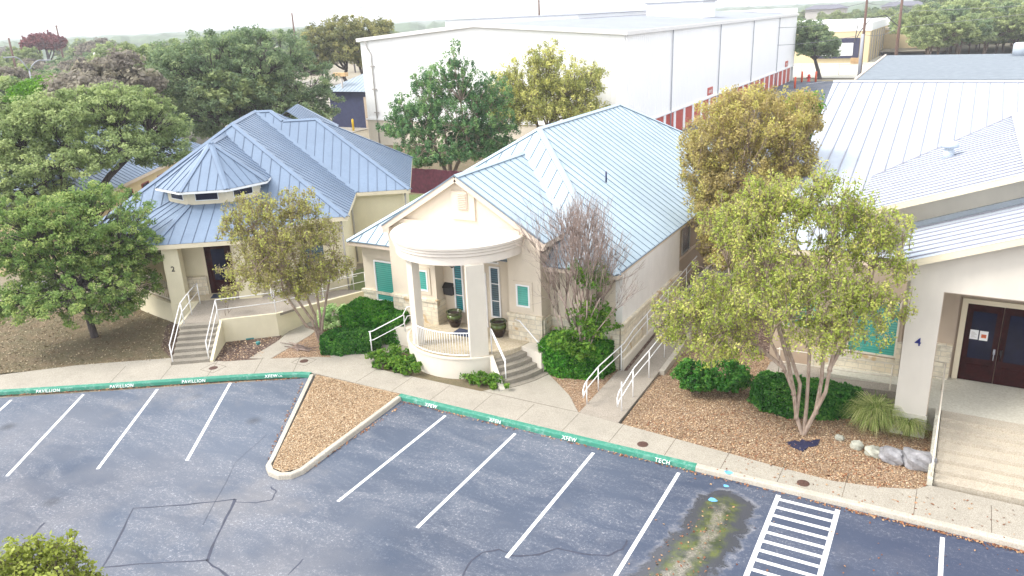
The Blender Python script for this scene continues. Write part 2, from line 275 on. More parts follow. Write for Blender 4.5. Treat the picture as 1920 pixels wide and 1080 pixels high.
# ------------------------------------------------------------------ object helpers
def tag(o, label=None, cat=None, group=None, kind=None):
    if label: o['label'] = label
    if cat: o['category'] = cat
    if group: o['group'] = group
    if kind: o['kind'] = kind
    return o
def thing(name, label, cat, loc=(0, 0, 0), rz=0, group=None):
    o = bpy.data.objects.new(name, None); C.objects.link(o); o.location = [float(v) for v in loc]; o.rotation_euler = (0, 0, rz)
    o.empty_display_size = .3
    return tag(o, label, cat, group)
class MB:
    """collects polygons; build() links them as ONE mesh object. xf: optional local frame (origin, angle)"""
    def __init__(s): s.v = []; s.f = []; s.mi = []; s.cur = 0; s.sm = []
    def add(s, vs, fs, smooth=False):
        b = len(s.v); s.v += [tuple(float(c) for c in v) for v in vs]
        for f in fs: s.f.append([i + b for i in f]); s.mi.append(s.cur); s.sm.append(smooth)
        return s
    def poly(s, pts): return s.add(pts, [list(range(len(pts)))])
    def box(s, x0, x1, y0, y1, z0, z1):
        if x0 > x1: x0, x1 = x1, x0
        if y0 > y1: y0, y1 = y1, y0
        if z0 > z1: z0, z1 = z1, z0
        v = [(x, y, z) for z in (z0, z1) for x, y in ((x0, y0), (x1, y0), (x1, y1), (x0, y1))]
        return s.add(v, [[3, 2, 1, 0], [4, 5, 6, 7], [0, 1, 5, 4], [1, 2, 6, 5], [2, 3, 7, 6], [3, 0, 4, 7]])
    def prism(s, pts, z0, z1):
        n = len(pts); a = sum(pts[i][0] * pts[(i + 1) % n][1] - pts[(i + 1) % n][0] * pts[i][1] for i in range(n))
        if a < 0: pts = pts[::-1]
        v = [(p[0], p[1], z0) for p in pts] + [(p[0], p[1], z1 if not callable(z1) else z1(p)) for p in pts]
        return s.add(v, [list(range(n))[::-1], list(range(n, 2 * n))] + [[i, (i + 1) % n, n + (i + 1) % n, n + i] for i in range(n)])
    def beam(s, a, b, w, h, up=(0, 0, 1)):
        a, b = Vector(a), Vector(b); d = (b - a).normalized(); u = Vector(up)
        sx = d.cross(u); sx = sx.normalized() if sx.length > 1e-4 else Vector((1, 0, 0)); uy = sx.cross(d).normalized()
        v = [p + sx * (i * w / 2) + uy * (j * h / 2) for p in (a, b) for i, j in ((-1, -1), (1, -1), (1, 1), (-1, 1))]
        return s.add(v, [[0, 1, 2, 3], [7, 6, 5, 4], [4, 5, 1, 0], [5, 6, 2, 1], [6, 7, 3, 2], [7, 4, 0, 3]])
    def tube(s, pts, r, n=8, smooth=True):
        pts = [Vector(p) for p in pts]; rs = r if hasattr(r, '__len__') else [r] * len(pts); vs = []; x = None
        for i, p in enumerate(pts):
            d = (pts[min(i + 1, len(pts) - 1)] - pts[max(i - 1, 0)]); d = d.normalized() if d.length > 1e-6 else Vector((0, 0, 1))
            if x is None: x = d.orthogonal().normalized()
            else:
                x = x - d * x.dot(d); x = x.normalized() if x.length > 1e-5 else d.orthogonal().normalized()
            y = d.cross(x)
            vs += [p + (x * math.cos(2 * PI * k / n) + y * math.sin(2 * PI * k / n)) * rs[i] for k in range(n)]
        fs = [[i * n + k, i * n + (k + 1) % n, (i + 1) * n + (k + 1) % n, (i + 1) * n + k] for i in range(len(pts) - 1) for k in range(n)]
        fs += [list(range(n))[::-1], [(len(pts) - 1) * n + k for k in range(n)]]
        return s.add(vs, fs, smooth)
    def lathe(s, c, prof, n=24, smooth=True):
        vs = [(c[0] + r * math.cos(2 * PI * k / n), c[1] + r * math.sin(2 * PI * k / n), c[2] + z) for r, z in prof for k in range(n)]
        fs = [[i * n + k, i * n + (k + 1) % n, (i + 1) * n + (k + 1) % n, (i + 1) * n + k] for i in range(len(prof) - 1) for k in range(n)]
        fs += [list(range(n))[::-1], [(len(prof) - 1) * n + k for k in range(n)]]
        return s.add(vs, fs, smooth)
    def build(s, name, mats, parent=None, frame=None, bevel=0):
        me = bpy.data.meshes.new(name)
        v = s.v
        if frame:
            (ox, oy), a = frame; ca, sa = math.cos(a), math.sin(a); v = [(ox + x * ca - y * sa, oy + x * sa + y * ca, z) for x, y, z in v]
        if parent is not None:
            L = parent; off = Vector((0, 0, 0)); chain = []
            while L is not None: off += Vector(L.location); L = L.parent
            v = [(x - off[0], y - off[1], z - off[2]) for x, y, z in v]
        me.from_pydata(v, [], s.f); mats = mats if isinstance(mats, (list, tuple)) else [mats]
        for mm in mats: me.materials.append(MATS[mm])
        me.polygons.foreach_set('material_index', s.mi); me.polygons.foreach_set('use_smooth', s.sm); me.update()
        o = bpy.data.objects.new(name, me); C.objects.link(o)
        if parent is not None: o.parent = parent
        if bevel:
            md = o.modifiers.new('bevel', 'BEVEL'); md.width = bevel; md.segments = 2; md.limit_method = 'ANGLE'
        return o
def struct(name, mb, m, **kw): o = mb.build(name, m, **kw); o['kind'] = 'structure'; return o
def link_tree(src, loc, rz=0, scale=1.0, label=None, group=None):
    r = src.copy(); C.objects.link(r); r.location = loc; r.rotation_euler = (0, 0, rz); r.scale = (scale,) * 3 if not hasattr(scale, '__len__') else scale
    if label: r['label'] = label
    if group: r['group'] = group
    for ch in list(src.children):
        c = ch.copy(); C.objects.link(c); c.parent = r
    return r
def text_mesh(name, s, size, mat, parent=None, depth=.004, squash=1.0):
    cu = bpy.data.curves.new(name, 'FONT'); cu.body = s; cu.size = size; cu.extrude = depth; cu.align_x = 'CENTER'; cu.align_y = 'CENTER'; cu.space_character = 1.15; cu.offset = size * .008
    tmp = bpy.data.objects.new('tmp_text', cu); C.objects.link(tmp)
    dg = bpy.context.evaluated_depsgraph_get(); me = bpy.data.meshes.new_from_object(tmp.evaluated_get(dg)); bpy.data.objects.remove(tmp)
    me.materials.clear(); me.materials.append(MATS[mat]); o = bpy.data.objects.new(name, me); C.objects.link(o)
    if parent: o.parent = parent
    return o
def rot_cols(x, y, z, loc):
    m = Matrix.Identity(4)
    for i in range(3): m[i][0] = x[i]; m[i][1] = y[i]; m[i][2] = z[i]; m[i][3] = loc[i]
    return m
def roof_face(mb, pts, spacing=.5, phase=0.0, base=0, seam=1, rw=.019, rh=.026, ribs=True):
    """standing-seam sheet: one polygon plus a rib at every seam, clipped to it"""
    P = [Vector(p) for p in pts]; n = Vector((0, 0, 0))
    for i in range(len(P)): n += P[i].cross(P[(i + 1) % len(P)])
    n.normalize()
    if n.z < 0: P.reverse(); n = -n
    mb.cur = base; mb.poly(P)
    if not ribs: return n
    t = Vector((0, 0, 1)).cross(n).normalized(); u = n.cross(t).normalized()    # t level, u up the slope
    o = P[0]; q = [(p.dot(t), (p - o).dot(u)) for p in P]
    lo, hi = min(a for a, b in q), max(a for a, b in q); mb.cur = seam
    k = math.ceil((lo - phase) / spacing + .15)
    while phase + k * spacing < hi - .08:
        s = phase + k * spacing; ys = []
        for i in range(len(q)):
            (a0, b0), (a1, b1) = q[i], q[(i + 1) % len(q)]
            if (a0 - s) * (a1 - s) < 0: ys.append(b0 + (b1 - b0) * (s - a0) / (a1 - a0))
        ys.sort()
        for j in range(0, len(ys) - 1, 2):
            if ys[j + 1] - ys[j] > .1:
                p0 = o + t * (s - o.dot(t)) + u * (ys[j] + .01); p1 = o + t * (s - o.dot(t)) + u * (ys[j + 1] - .02)
                mb.beam(p0 + n * rh / 2, p1 + n * rh / 2, rw, rh, up=n)
        k += 1
    mb.cur = base
    return n
def cap(mb, a, b, fa, fb, w=.13, lift=.045, base=0, seam=1):
    """folded ridge or hip cap over the edge a-b between two faces"""
    a, b = Vector(a), Vector(b); d = (b - a).normalized()
    for f in (fa, fb):
        P = [Vector(p) for p in f]; cen = sum(P, Vector()) / len(P); n = Vector()
        for i in range(len(P)): n += P[i].cross(P[(i + 1) % len(P)])
        n.normalize(); n = n if n.z > 0 else -n
        e = cen - a; e -= d * e.dot(d); e -= n * e.dot(n); e.normalize()
        up = Vector((0, 0, lift * 1.15))
        q = [a + up, b + up, b + e * w + n * lift, a + e * w + n * lift]
        nn = (q[1] - q[0]).cross(q[3] - q[0])
        mb.cur = base; mb.poly(q if nn.z > 0 else q[::-1])
        mb.cur = seam; mb.beam(a + e * (w + .008) + n * lift * .5, b + e * (w + .008) + n * lift * .5, .022, lift, up=n)
    mb.cur = base
def window(parent, p, u, n, w, h, pane='teal_blind', frame='white_paint', fw=.06, trim=None, bars=0):
    """p: lower-left corner on the wall plane, u: along the wall, n: outward"""
    p, u, n = Vector(p), Vector((*u, 0)).normalized(), Vector((*n, 0)).normalized(); z = Vector((0, 0, 1))
    fr = MB()
    def bar(a0, a1, b0, b1, t0, t1, mb):
        v = [p + u * a + z * b + n * t for t in (t0, t1) for a, b in ((a0, b0), (a1, b0), (a1, b1), (a0, b1))]
        mb.add(v, [[3, 2, 1, 0], [4, 5, 6, 7], [0, 1, 5, 4], [1, 2, 6, 5], [2, 3, 7, 6], [3, 0, 4, 7]] if u.cross(z).dot(n) > 0 else [[0, 1, 2, 3], [7, 6, 5, 4], [4, 5, 1, 0], [5, 6, 2, 1], [6, 7, 3, 2], [7, 4, 0, 3]])
    bar(0, w, 0, fw, -.02, .05, fr); bar(0, w, h - fw, h, -.02, .05, fr); bar(0, fw, fw, h - fw, -.02, .05, fr); bar(w - fw, w, fw, h - fw, -.02, .05, fr)
    for k in range(bars): bar(fw, w - fw, h * (k + 1) / (bars + 1) - .015, h * (k + 1) / (bars + 1) + .015, -.02, .04, fr)
    o = fr.build('window', frame, parent)
    g = MB(); bar(fw, w - fw, fw, h - fw, -.03, .012, g); g.build('pane', pane, o)
    if trim:
        t = MB(); e = .12
        bar(-e, w + e, -e - .02, 0, -.01, .035, t); bar(-e, w + e, h, h + e, -.01, .035, t); bar(-e, 0, 0, h, -.01, .035, t); bar(w, w + e, 0, h, -.01, .035, t)
        t.build('surround', trim, o)
    return o
def rail(name, label, top, posts, low=.45, r=.022, mat='white_paint', loops=(), group=None):
    """handrail: top polyline, a parallel lower rail, posts dropping to their own feet"""
    b = Vector((float(top[0][0]), float(top[0][1]), 0)); t = thing(name, label, 'handrail', b, group=group)
    m = MB(); m.tube(top, r, 8); m.build('top_rail', mat, t)
    m = MB(); lo = [(p[0], p[1], p[2] - low) for p in top]; m.tube(lo, r * .85, 8)
    for i in loops: m.tube([top[i], lo[i]], r, 8)
    m.build('lower_rail', mat, t)
    for p, zt in posts: mm = MB(); mm.tube([(p[0], p[1], p[2]), (p[0], p[1], zt)], r * 1.05, 8); mm.build('post', mat, t)
    return t

# ------------------------------------------------------------------ foliage
RNG = np.random.default_rng(11)
def leaf_mesh(name, cen, nrm, size, rnd, mat, parent=None, aspect=1.7, world=True):
    """one small folded-diamond face per leaf; cen, nrm: (N,3)"""
    N = len(cen); nrm = nrm / (np.linalg.norm(nrm, axis=1, keepdims=True) + 1e-9)
    a = RNG.normal(size=(N, 3)); x = np.cross(nrm, a); x /= (np.linalg.norm(x, axis=1, keepdims=True) + 1e-9); y = np.cross(nrm, x)
    sz = (size * RNG.uniform(.5, 1.65, N) ** 1.2)[:, None]
    L = sz * .5 * aspect ** .5; Wd = sz * .5 / aspect ** .5
    v = np.stack([cen - x * L, cen + y * Wd, cen + x * L, cen - y * Wd], 1).reshape(-1, 3)
    if parent is not None:
        off = np.zeros(3); q = parent
        while q is not None: off += np.array(q.location); q = q.parent
        v = v - off
    me = bpy.data.meshes.new(name); me.vertices.add(4 * N); me.vertices.foreach_set('co', v.astype(np.float32).ravel())
    me.loops.add(4 * N); me.loops.foreach_set('vertex_index', np.arange(4 * N, dtype=np.int32))
    me.polygons.add(N); me.polygons.foreach_set('loop_start', np.arange(0, 4 * N, 4, dtype=np.int32))
    me.materials.append(MATS[mat]); at_ = me.attributes.new('rnd', 'FLOAT', 'FACE'); at_.data.foreach_set('value', np.clip(rnd, 0, 1).astype(np.float32))
    me.update(); o = bpy.data.objects.new(name, me); C.objects.link(o)
    if parent is not None: o.parent = parent
    return o
def dirs(n):
    d = RNG.normal(size=(n, 3)); return d / np.linalg.norm(d, axis=1, keepdims=True)
def clump_centres(blobs, n, shell=.55, zmin=None, zsq=1.0):
    """blobs: (cx,cy,cz,rx,ry,rz[,weight])"""
    w_ = np.array([b[3] * b[4] * b[5] ** .6 * (b[6] if len(b) > 6 else 1) for b in blobs]) ** .8; w_ /= w_.sum(); res = []
    for b, k in zip(blobs, np.maximum(1, (w_ * n).astype(int))):
        d = dirs(k); r = RNG.uniform(shell, 1.0, k) ** .7
        d[:, 2] = np.where(d[:, 2] < -.35, d[:, 2] * .5, d[:, 2])
        res.append(np.array(b[:3]) + d * r[:, None] * np.array(b[3:6]))
    P = np.concatenate(res)
    if zmin is not None: P[:, 2] = np.maximum(P[:, 2], zmin + RNG.uniform(0, .4, len(P)))
    return P
def fill_clumps(cc, per, rad, flat=.75, up=.55, size=.09, cvar=.5):
    """leaves inside each clump; returns centres, normals, colour value"""
    n = len(cc); per = int(per); d = dirs(n * per).reshape(n, per, 3); rr = RNG.uniform(.25, 1, (n, per, 1)) ** .5
    R_ = (rad * RNG.uniform(.6, 1.3, (n, 1, 1)))
    p = cc[:, None, :] + d * rr * R_ * np.array([1, 1, flat])
    nr = d * .6 + RNG.normal(size=d.shape) * .55 + np.array([0, 0, up])
    cv = RNG.uniform(0, 1, (n, 1)) * cvar + RNG.uniform(0, 1, (n, per)) * (1 - cvar)
    return p.reshape(-1, 3), nr.reshape(-1, 3), cv.ravel()
def kmeans(P, k, it=5):
    c = P[RNG.choice(len(P), min(k, len(P)), replace=False)]
    for _ in range(it):
        a = ((P[:, None] - c[None]) ** 2).sum(2).argmin(1)
        c = np.array([P[a == i].mean(0) if (a == i).any() else c[i] for i in range(len(c))])
    return c, a
def curve(a, b, sag=.12, n=5, wob=.06):
    a, b = np.array(a, float), np.array(b, float); L = np.linalg.norm(b - a); t = np.linspace(0, 1, n)[:, None]
    mid = np.sin(t * PI) * np.array([0, 0, -sag * L]) if sag > 0 else np.sin(t * PI) * np.array([0, 0, -sag * L])
    p = a + (b - a) * t + mid + np.sin(t * PI) * RNG.normal(size=3) * wob * L; return p
def limbs(mb, forks, cc, r0, k1=6, twig=.012, sag=.1, n=6):
    """limbs from the fork points to clump groups and on to every clump"""
    c1, a1 = kmeans(cc, k1); forks = [np.array(f, float) for f in forks]
    for i in range(len(c1)):
        G = cc[a1 == i]
        if not len(G): continue
        f = min(forks, key=lambda q: np.linalg.norm(q[:2] - c1[i][:2])); tip = f + (c1[i] - f) * .62; p = curve(f, tip, sag)
        rt = r0 * .45; mb.tube(p, list(np.linspace(r0 * .8, rt, len(p))), n)
        c2, a2 = kmeans(G, max(1, len(G) // 5))
        for j in range(len(c2)):
            H = G[a2 == j]
            if not len(H): continue
            t2 = tip + (c2[j] - tip) * .6; q = curve(tip, t2, sag * .6, 4); mb.tube(q, list(np.linspace(rt * .75, rt * .35, 4)), 5)
            for h in H: mb.tube(curve(t2, h, .05, 3), [rt * .33, rt * .2, twig * .5], 4)
def tree(name, label, cat, base, trunks, blobs, mat, bark, nclump, per, rad, size, r0=.14, k1=6, group=None, shell=.5, up=.55, cvar=.5, flat=.75, sag=.1, twig=.012, twigs=0, zmin=None):
    """trunks: list of polylines (last point is the fork); blobs: ellipsoids of the crown"""
    t = thing(name, label, cat, base, group=group); cc = clump_centres(blobs, nclump, shell, zmin)
    mb = MB()
    for tr in trunks:
        tr = [np.array(p, float) for p in tr]; mb.tube([tr[0] - [0, 0, .1]] + tr, [r0 * 1.35] + list(np.linspace(r0 * 1.1, r0 * .75, len(tr))), 9)
    limbs(mb, [tr[-1] for tr in trunks], cc, r0 * .8, k1, twig, sag)
    if twigs:
        for c in cc[RNG.choice(len(cc), min(twigs, len(cc)), replace=False)]:
            for _ in range(3):
                e = c + np.array([RNG.normal() * .25, RNG.normal() * .25, RNG.uniform(.2, .75)]) * rad * 1.7
                mb.tube([c - [0, 0, rad * .8], (c + e) / 2 + RNG.normal(size=3) * .04, e], [twig, twig * .7, twig * .3], 3)
    mb.build('trunk', bark, t)
    p, n_, cv = fill_clumps(cc, per, rad, flat, up, size, cvar)
    leaf_mesh('crown', p, n_, size, cv, mat, t); return t
def px_blobs(xy, L, depth=1.0):
    """crown ellipsoids read off the photo: (px, py, half-width px, half-height px, metres nearer[-]/farther[+]); given real size and depth"""
    res = []; f2 = np.array([xy[0], xy[1]]); f2 = f2 / np.linalg.norm(f2)
    for b in L:
        q = np.array([xy[0], xy[1]]) + f2 * (b[4] if len(b) > 4 else 0); p = at_dist(b[0], b[1], q); s = scale_at(p)
        res.append((p[0], p[1], p[2], b[2] * s, b[2] * s * depth, b[3] * s * 1.02))
    return res
def hedge(name, label, cat, poly, z0, z1, mat, size=.06, dens=900, bump=.05, rnd=.12, group=None, cvar=.35):
    """clipped hedge: poly (x,y) outline, leaves all over its skin, leafy solid inside"""
    cen = np.mean(poly, 0); t = thing(name, label, cat, (cen[0], cen[1], z0), group=group)
    P = np.array(poly, float); n = len(P); pts = []; nr = []
    area = 0.5 * abs(sum(P[i][0] * P[(i + 1) % n][1] - P[(i + 1) % n][0] * P[i][1] for i in range(n)))
    def inside(q):
        c = np.zeros(len(q), bool); j = n - 1
        for i in range(n):
            cond = ((P[i][1] > q[:, 1]) != (P[j][1] > q[:, 1])) & (q[:, 0] < (P[j][0] - P[i][0]) * (q[:, 1] - P[i][1]) / (P[j][1] - P[i][1] + 1e-12) + P[i][0]); c ^= cond; j = i
        return c
    lo, hi = P.min(0), P.max(0); q = RNG.uniform(lo, hi, (int((hi - lo).prod() * dens * 1.2), 2)); q = q[inside(q)]
    def edge_d(q):
        d = np.full(len(q), 9.)
        for i in range(n):
            a, b = P[i], P[(i + 1) % n]; tt = np.clip(((q - a) @ (b - a)) / ((b - a) @ (b - a)), 0, 1); d = np.minimum(d, np.linalg.norm(q - (a + tt[:, None] * (b - a)), axis=1))
        return d
    e = edge_d(q); rr = max(rnd, .02); drop = np.where(e < rr, rr - np.sqrt(np.maximum(0, rr ** 2 - (rr - e) ** 2)), 0)
    lump = .05 * np.sin(q[:, 0] * 5.1 + 1) * np.cos(q[:, 1] * 4.3) + .03 * np.sin(q[:, 0] * 13) * np.sin(q[:, 1] * 11)
    pts.append(np.c_[q, z1 - drop + lump + RNG.normal(size=len(q)) * bump * .6]); nr.append(np.tile([0, 0, 1.], (len(q), 1)))
    for i in range(n):
        a, b = P[i], P[(i + 1) % n]; L = np.linalg.norm(b - a); k = int(L * (z1 - z0) * dens)
        if k < 2: continue
        u_ = RNG.uniform(0, 1, k); z_ = RNG.uniform(z0, z1 - rr * .4, k); nn = np.array([(b - a)[1], -(b - a)[0]]) / L
        mid = (a + b) / 2
        if np.dot(nn, mid - cen) < 0: nn = -nn
        ins = np.where(z_ > z1 - rr, rr * .4 * (z_ - (z1 - rr)) / rr, 0) + .05 * np.sin(u_ * L * 5 + z_ * 4)
        pts.append(np.c_[a + u_[:, None] * (b - a) + nn * (RNG.normal(size=k) * bump * .6 - ins)[:, None], z_]); nr.append(np.tile([nn[0], nn[1], .2], (k, 1)))
    p = np.concatenate(pts); nrm = np.concatenate(nr) + RNG.normal(size=p.shape) * .75
    cl = .5 + .5 * np.sin(p[:, 0] * 3.1 + p[:, 2] * 5) * np.cos(p[:, 1] * 3.7 + 2); cv = cvar * cl + (1 - cvar) * RNG.uniform(0, 1, len(p))
    core = MB(); ins = [(cen + (np.array(v) - cen) * (1 - .16 / max(.4, np.linalg.norm(np.array(v) - cen)))) for v in poly]; core.prism([tuple(v) for v in ins], z0 - .05, z1 - .1 - rr * .3)
    core.build('inner_growth', mat, t); leaf_mesh('foliage', p, nrm, size, cv, mat, t); return t
def bush(name, label, cat, base, blobs, mat, nclump, per, rad, size, group=None, bark='bark_brown', up=.5, cvar=.4, shell=.75):
    t = thing(name, label, cat, base, group=group); cc = clump_centres(blobs, nclump, shell, base[2] + .05)
    mb = MB()
    for c in cc[:max(8, len(cc) // 5)]: mb.tube(curve(base, c, .05, 4), [.025, .02, .014, .006], 5)
    mb.build('stem', bark, t); p, n_, cv = fill_clumps(cc, per, rad, .85, up, size, cvar); p[:, 2] = np.maximum(p[:, 2], base[2] + .01)
    leaf_mesh('foliage', p, n_, size, cv, mat, t); return t
def scatter(name, label, mat, pts, size, z, kind='stuff', cat=None):
    n = len(pts); c = np.c_[pts, np.full(n, z) + RNG.uniform(0, .02, n)]; nr = RNG.normal(size=(n, 3)) * .35 + np.array([0, 0, 1])
    o = leaf_mesh(name, c, nr, size, RNG.uniform(0, 1, n), mat, aspect=1.35); return tag(o, label, cat, kind=kind)
def in_poly(poly, n):
    P = np.array(poly); lo, hi = P.min(0), P.max(0); out_ = []
    while len(out_) < n:
        q = RNG.uniform(lo, hi, (n * 2, 2)); c = np.zeros(len(q), bool); j = len(P) - 1
        for i in range(len(P)):
            c ^= ((P[i][1] > q[:, 1]) != (P[j][1] > q[:, 1])) & (q[:, 0] < (P[j][0] - P[i][0]) * (q[:, 1] - P[i][1]) / (P[j][1] - P[i][1] + 1e-12) + P[i][0]); j = i
        out_ += list(q[c])
    return np.array(out_[:n])

# ------------------------------------------------------------------ the ground, the car park, walks and beds
g = MB(); g.poly([(-4000, -600, -.06), (3500, -600, -.06), (3500, 6000, -.06), (-4000, 6000, -.06)]); struct('ground', g, 'earth')
LK0, LK1 = (-20.72, 19.80), (-43.0, 5.35)               # left kerb line (front face), 33 degrees to the right one
def fan(name, pts, z, m, kind='structure', label=None, thick=None):
    mb = MB(); mb.poly([(p[0], p[1], z) for p in pts]) if thick is None else mb.prism(pts, z - thick, z)
    o = mb.build(name, m); o['kind'] = kind
    if label: o['label'] = label
    return o
fan('parking_lot', [(-60, -25), (30, -25), (30, 19.9), (-20.6, 19.9), (-43, 5.4), (-60, -4)], 0.0, 'asphalt')
# the walk along the kerb (one slab), and its side branches
WALK = [(30, 19.98), (-16.45, 19.98), (-20.8, 19.98), (-21.2, 19.85), (-22.0, 19.42), (-23.4, 18.57), (-27.1, 16.14), (-30.6, 13.92), (-36.1, 10.5), (-45.4, 4.5), (-46.5, 6.2), (-32.6, 14.3), (-30.2, 16.5), (-27.2, 18.6), (-24.8, 19.3), (-23.4, 20.2), (-21.5, 21.25), (-20.66, 21.5), (-18.8, 21.3), (-10.0, 21.38), (-6.7, 21.1), (-3.3, 20.8), (-1.95, 20.72), (-.75, 20.95), (.1, 21.25), (.45, 21.62), (30, 21.3)]
fan('sidewalk', WALK, .15, 'sidewalk_concrete', thick=.2)
fan('side_path', [tuple(at(*q, .15)[:2]) for q in ((468, 671), (506, 673), (582, 628), (606, 606), (650, 584), (690, 566), (700, 548), (680, 545), (640, 556), (600, 572), (560, 605), (520, 640))], .146, 'sidewalk_concrete', thick=.12)
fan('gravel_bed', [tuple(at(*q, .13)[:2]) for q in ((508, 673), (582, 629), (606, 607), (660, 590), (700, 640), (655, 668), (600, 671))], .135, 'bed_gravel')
fan('porch_path', [(-13.9, 21.35), (-10.05, 21.35), (-10.9, 22.4), (-11.6, 23.0), (-12.3, 23.6), (-13.3, 22.1)], .146, 'sidewalk_concrete', thick=.12)
fan('curved_path', [(-20.75, 21.35), (-18.9, 21.3), (-19.3, 22.1), (-18.6, 23.1), (-18.2, 24.3), (-19.9, 24.3), (-20.0, 23.4), (-20.9, 22.5), (-21.2, 21.5)], .146, 'sidewalk_concrete', thick=.12)
# joints in the walk
jm = MB()
for x in (-18.6, -16.9, -15.2, -13.4, -11.7, -10.03, -8.4, -6.6, -4.9, -3.3, -1.6, .15, 1.9, 3.6): jm.box(x - .008, x + .008, 20.0, 21.28, .15, .152)
for x, y in ((-21.4, 19.6), (-22.7, 18.8), (-24.2, 17.8), (-25.7, 16.85), (-27.3, 15.8)):
    jm.beam((x, y, .151), (x - .95, y + 1.45, .151), .016, .003)
jm.box(-13.9, -10.0, 21.375, 21.39, .15, .152)
struct('pavement_joint', jm, 'joint_dark')
# kerbs
def kerb_run(name, pts, m, label, h=.155, w=.20, inside=1, roundn=4):
    """pts along the FRONT face bottom; the kerb body lies to the left (inside=1)"""
    mb = MB(); P = [Vector((p[0], p[1], 0)) for p in pts]; prof = [(0, 0), (.012, h * .62)] + [(.012 + .05 * (1 - math.cos(a)), h * .62 + h * .38 * math.sin(a)) for a in (PI / 6, PI / 3, PI / 2)] + [(w, h), (w, 0)]
    rows = []
    for i, p in enumerate(P):
        d0 = (P[i] - P[i - 1]).normalized() if i else (P[1] - P[0]).normalized(); d1 = (P[i + 1] - P[i]).normalized() if i < len(P) - 1 else d0
        d = (d0 + d1).normalized(); nn = Vector((-d.y, d.x, 0)) * inside / max(.5, d.dot(d0)); rows.append([p + nn * a + Vector((0, 0, b)) for a, b in prof])
    k = len(prof); vs = [v for r in rows for v in r]
    fs = [[i * k + j, (i + 1) * k + j, (i + 1) * k + j + 1, i * k + j + 1] for i in range(len(rows) - 1) for j in range(k - 1)] + [list(range(k)), [(len(rows) - 1) * k + j for j in range(k)][::-1]]
    mb.add(vs, fs); o = mb.build(name, m); return tag(o, label, kind='structure')
d_left = ((LK1[0] - LK0[0]), (LK1[1] - LK0[1]))
kerb_run('kerb', [(-16.45, 19.78), (-5.58, 19.78)], 'green_kerb_paint', 'green painted kerb in front of the middle building')
kerb_run('kerb', [(-5.575, 19.78), (30, 19.78)], 'kerb_concrete', 'bare concrete kerb at the right')
kerb_run('kerb', [(-45.3, 4.35), (-36, 10.35), (-30.5, 13.75), (-27.0, 15.98), (-23.3, 18.4), (-21.9, 19.25), (-21.1, 19.68), (-20.72, 19.8)], 'green_kerb_paint', 'green painted kerb by the left car bays')
ISL = [(-20.72, 19.8), (-17.62, 14.75), (-17.38, 14.3), (-17.0, 14.05), (-16.55, 14.02), (-16.22, 14.22), (-16.08, 14.6), (-16.3, 19.78)]
kerb_run('kerb', ISL, 'kerb_concrete', 'pale concrete kerb round the gravel island', w=.17)
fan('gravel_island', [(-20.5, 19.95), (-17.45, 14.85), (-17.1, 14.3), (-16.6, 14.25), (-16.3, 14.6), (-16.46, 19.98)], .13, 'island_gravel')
# planting beds (sheets a little below the walks)
BED_R = [(-8.5, 21.25), (-6.7, 21.05), (-3.3, 20.75), (-1.95, 20.68), (-.75, 20.9), (.1, 21.2), (.42, 21.7), (.35, 28.5), (-9.0, 28.5), (-8.6, 24)]
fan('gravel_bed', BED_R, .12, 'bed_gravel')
fan('lawn', [(-33.2, 14.1), (-30.2, 16.4), (-27.1, 18.5), (-26.7, 18.6), (-27.9, 21.0), (-30.4, 23.6), (-36, 24), (-48, 15), (-47.3, 5.7)], .125, 'leafy_lawn')
fan('mulch_bed', [(-31.5, 23.0), (-30.6, 21.0), (-28.6, 19.2), (-26.9, 18.45), (-24.8, 19.2), (-23.4, 20.2), (-24.0, 21.4), (-25.4, 23.2), (-25.2, 27), (-33, 27)], .13, 'dark_mulch')
fan('mulch_bed', [(-23.0, 21.8), (-21.46, 21.1), (-20.7, 21.4), (-21.1, 22.3), (-19.9, 23.4), (-19.2, 25.3), (-23.6, 25.3), (-23.3, 23)], .12, 'bed_gravel')
fan('mulch_bed', [(-12.7, 25.3), (-12.3, 23.3), (-11.6, 22.9), (-10.9, 22.2), (-10.05, 21.3), (-9.9, 22.5), (-9.9, 25.3)], .12, 'bed_gravel')
fan('mulch_bed', [(-20.2, 25.5), (-18.6, 23.1), (-19.3, 22.0), (-18.6, 21.25), (-12.7, 21.3), (-13.4, 22.4), (-15, 25.5)], .11, 'leafy_lawn')
fan('mulch_bed', [(-10.35, 25.3), (-5.2, 25.3), (-5.2, 62), (-10.35, 62)], .10, 'dark_mulch')
fan('grass', [(-28.5, 29.0), (-22.25, 24.8), (-22.25, 47), (-30, 52), (-38, 47), (-27, 34)], .11, 'green_grass')
fan('yard', [(-60, 47.2), (-8, 47.2), (-8, 68), (-60, 68)], .05, 'leafy_lawn')
fan('side_drive', [(-27.2, 62), (-8, 62), (-8, 146), (-27.2, 146)], .02, 'asphalt')
fan('rear_apron', [(-60, 152), (60, 152), (60, 215), (-60, 215)], .06, 'pale_concrete')
fan('side_road', [(-175, 40), (-66, 55), (-66, 150), (-175, 150)], .0, 'sidewalk_concrete')
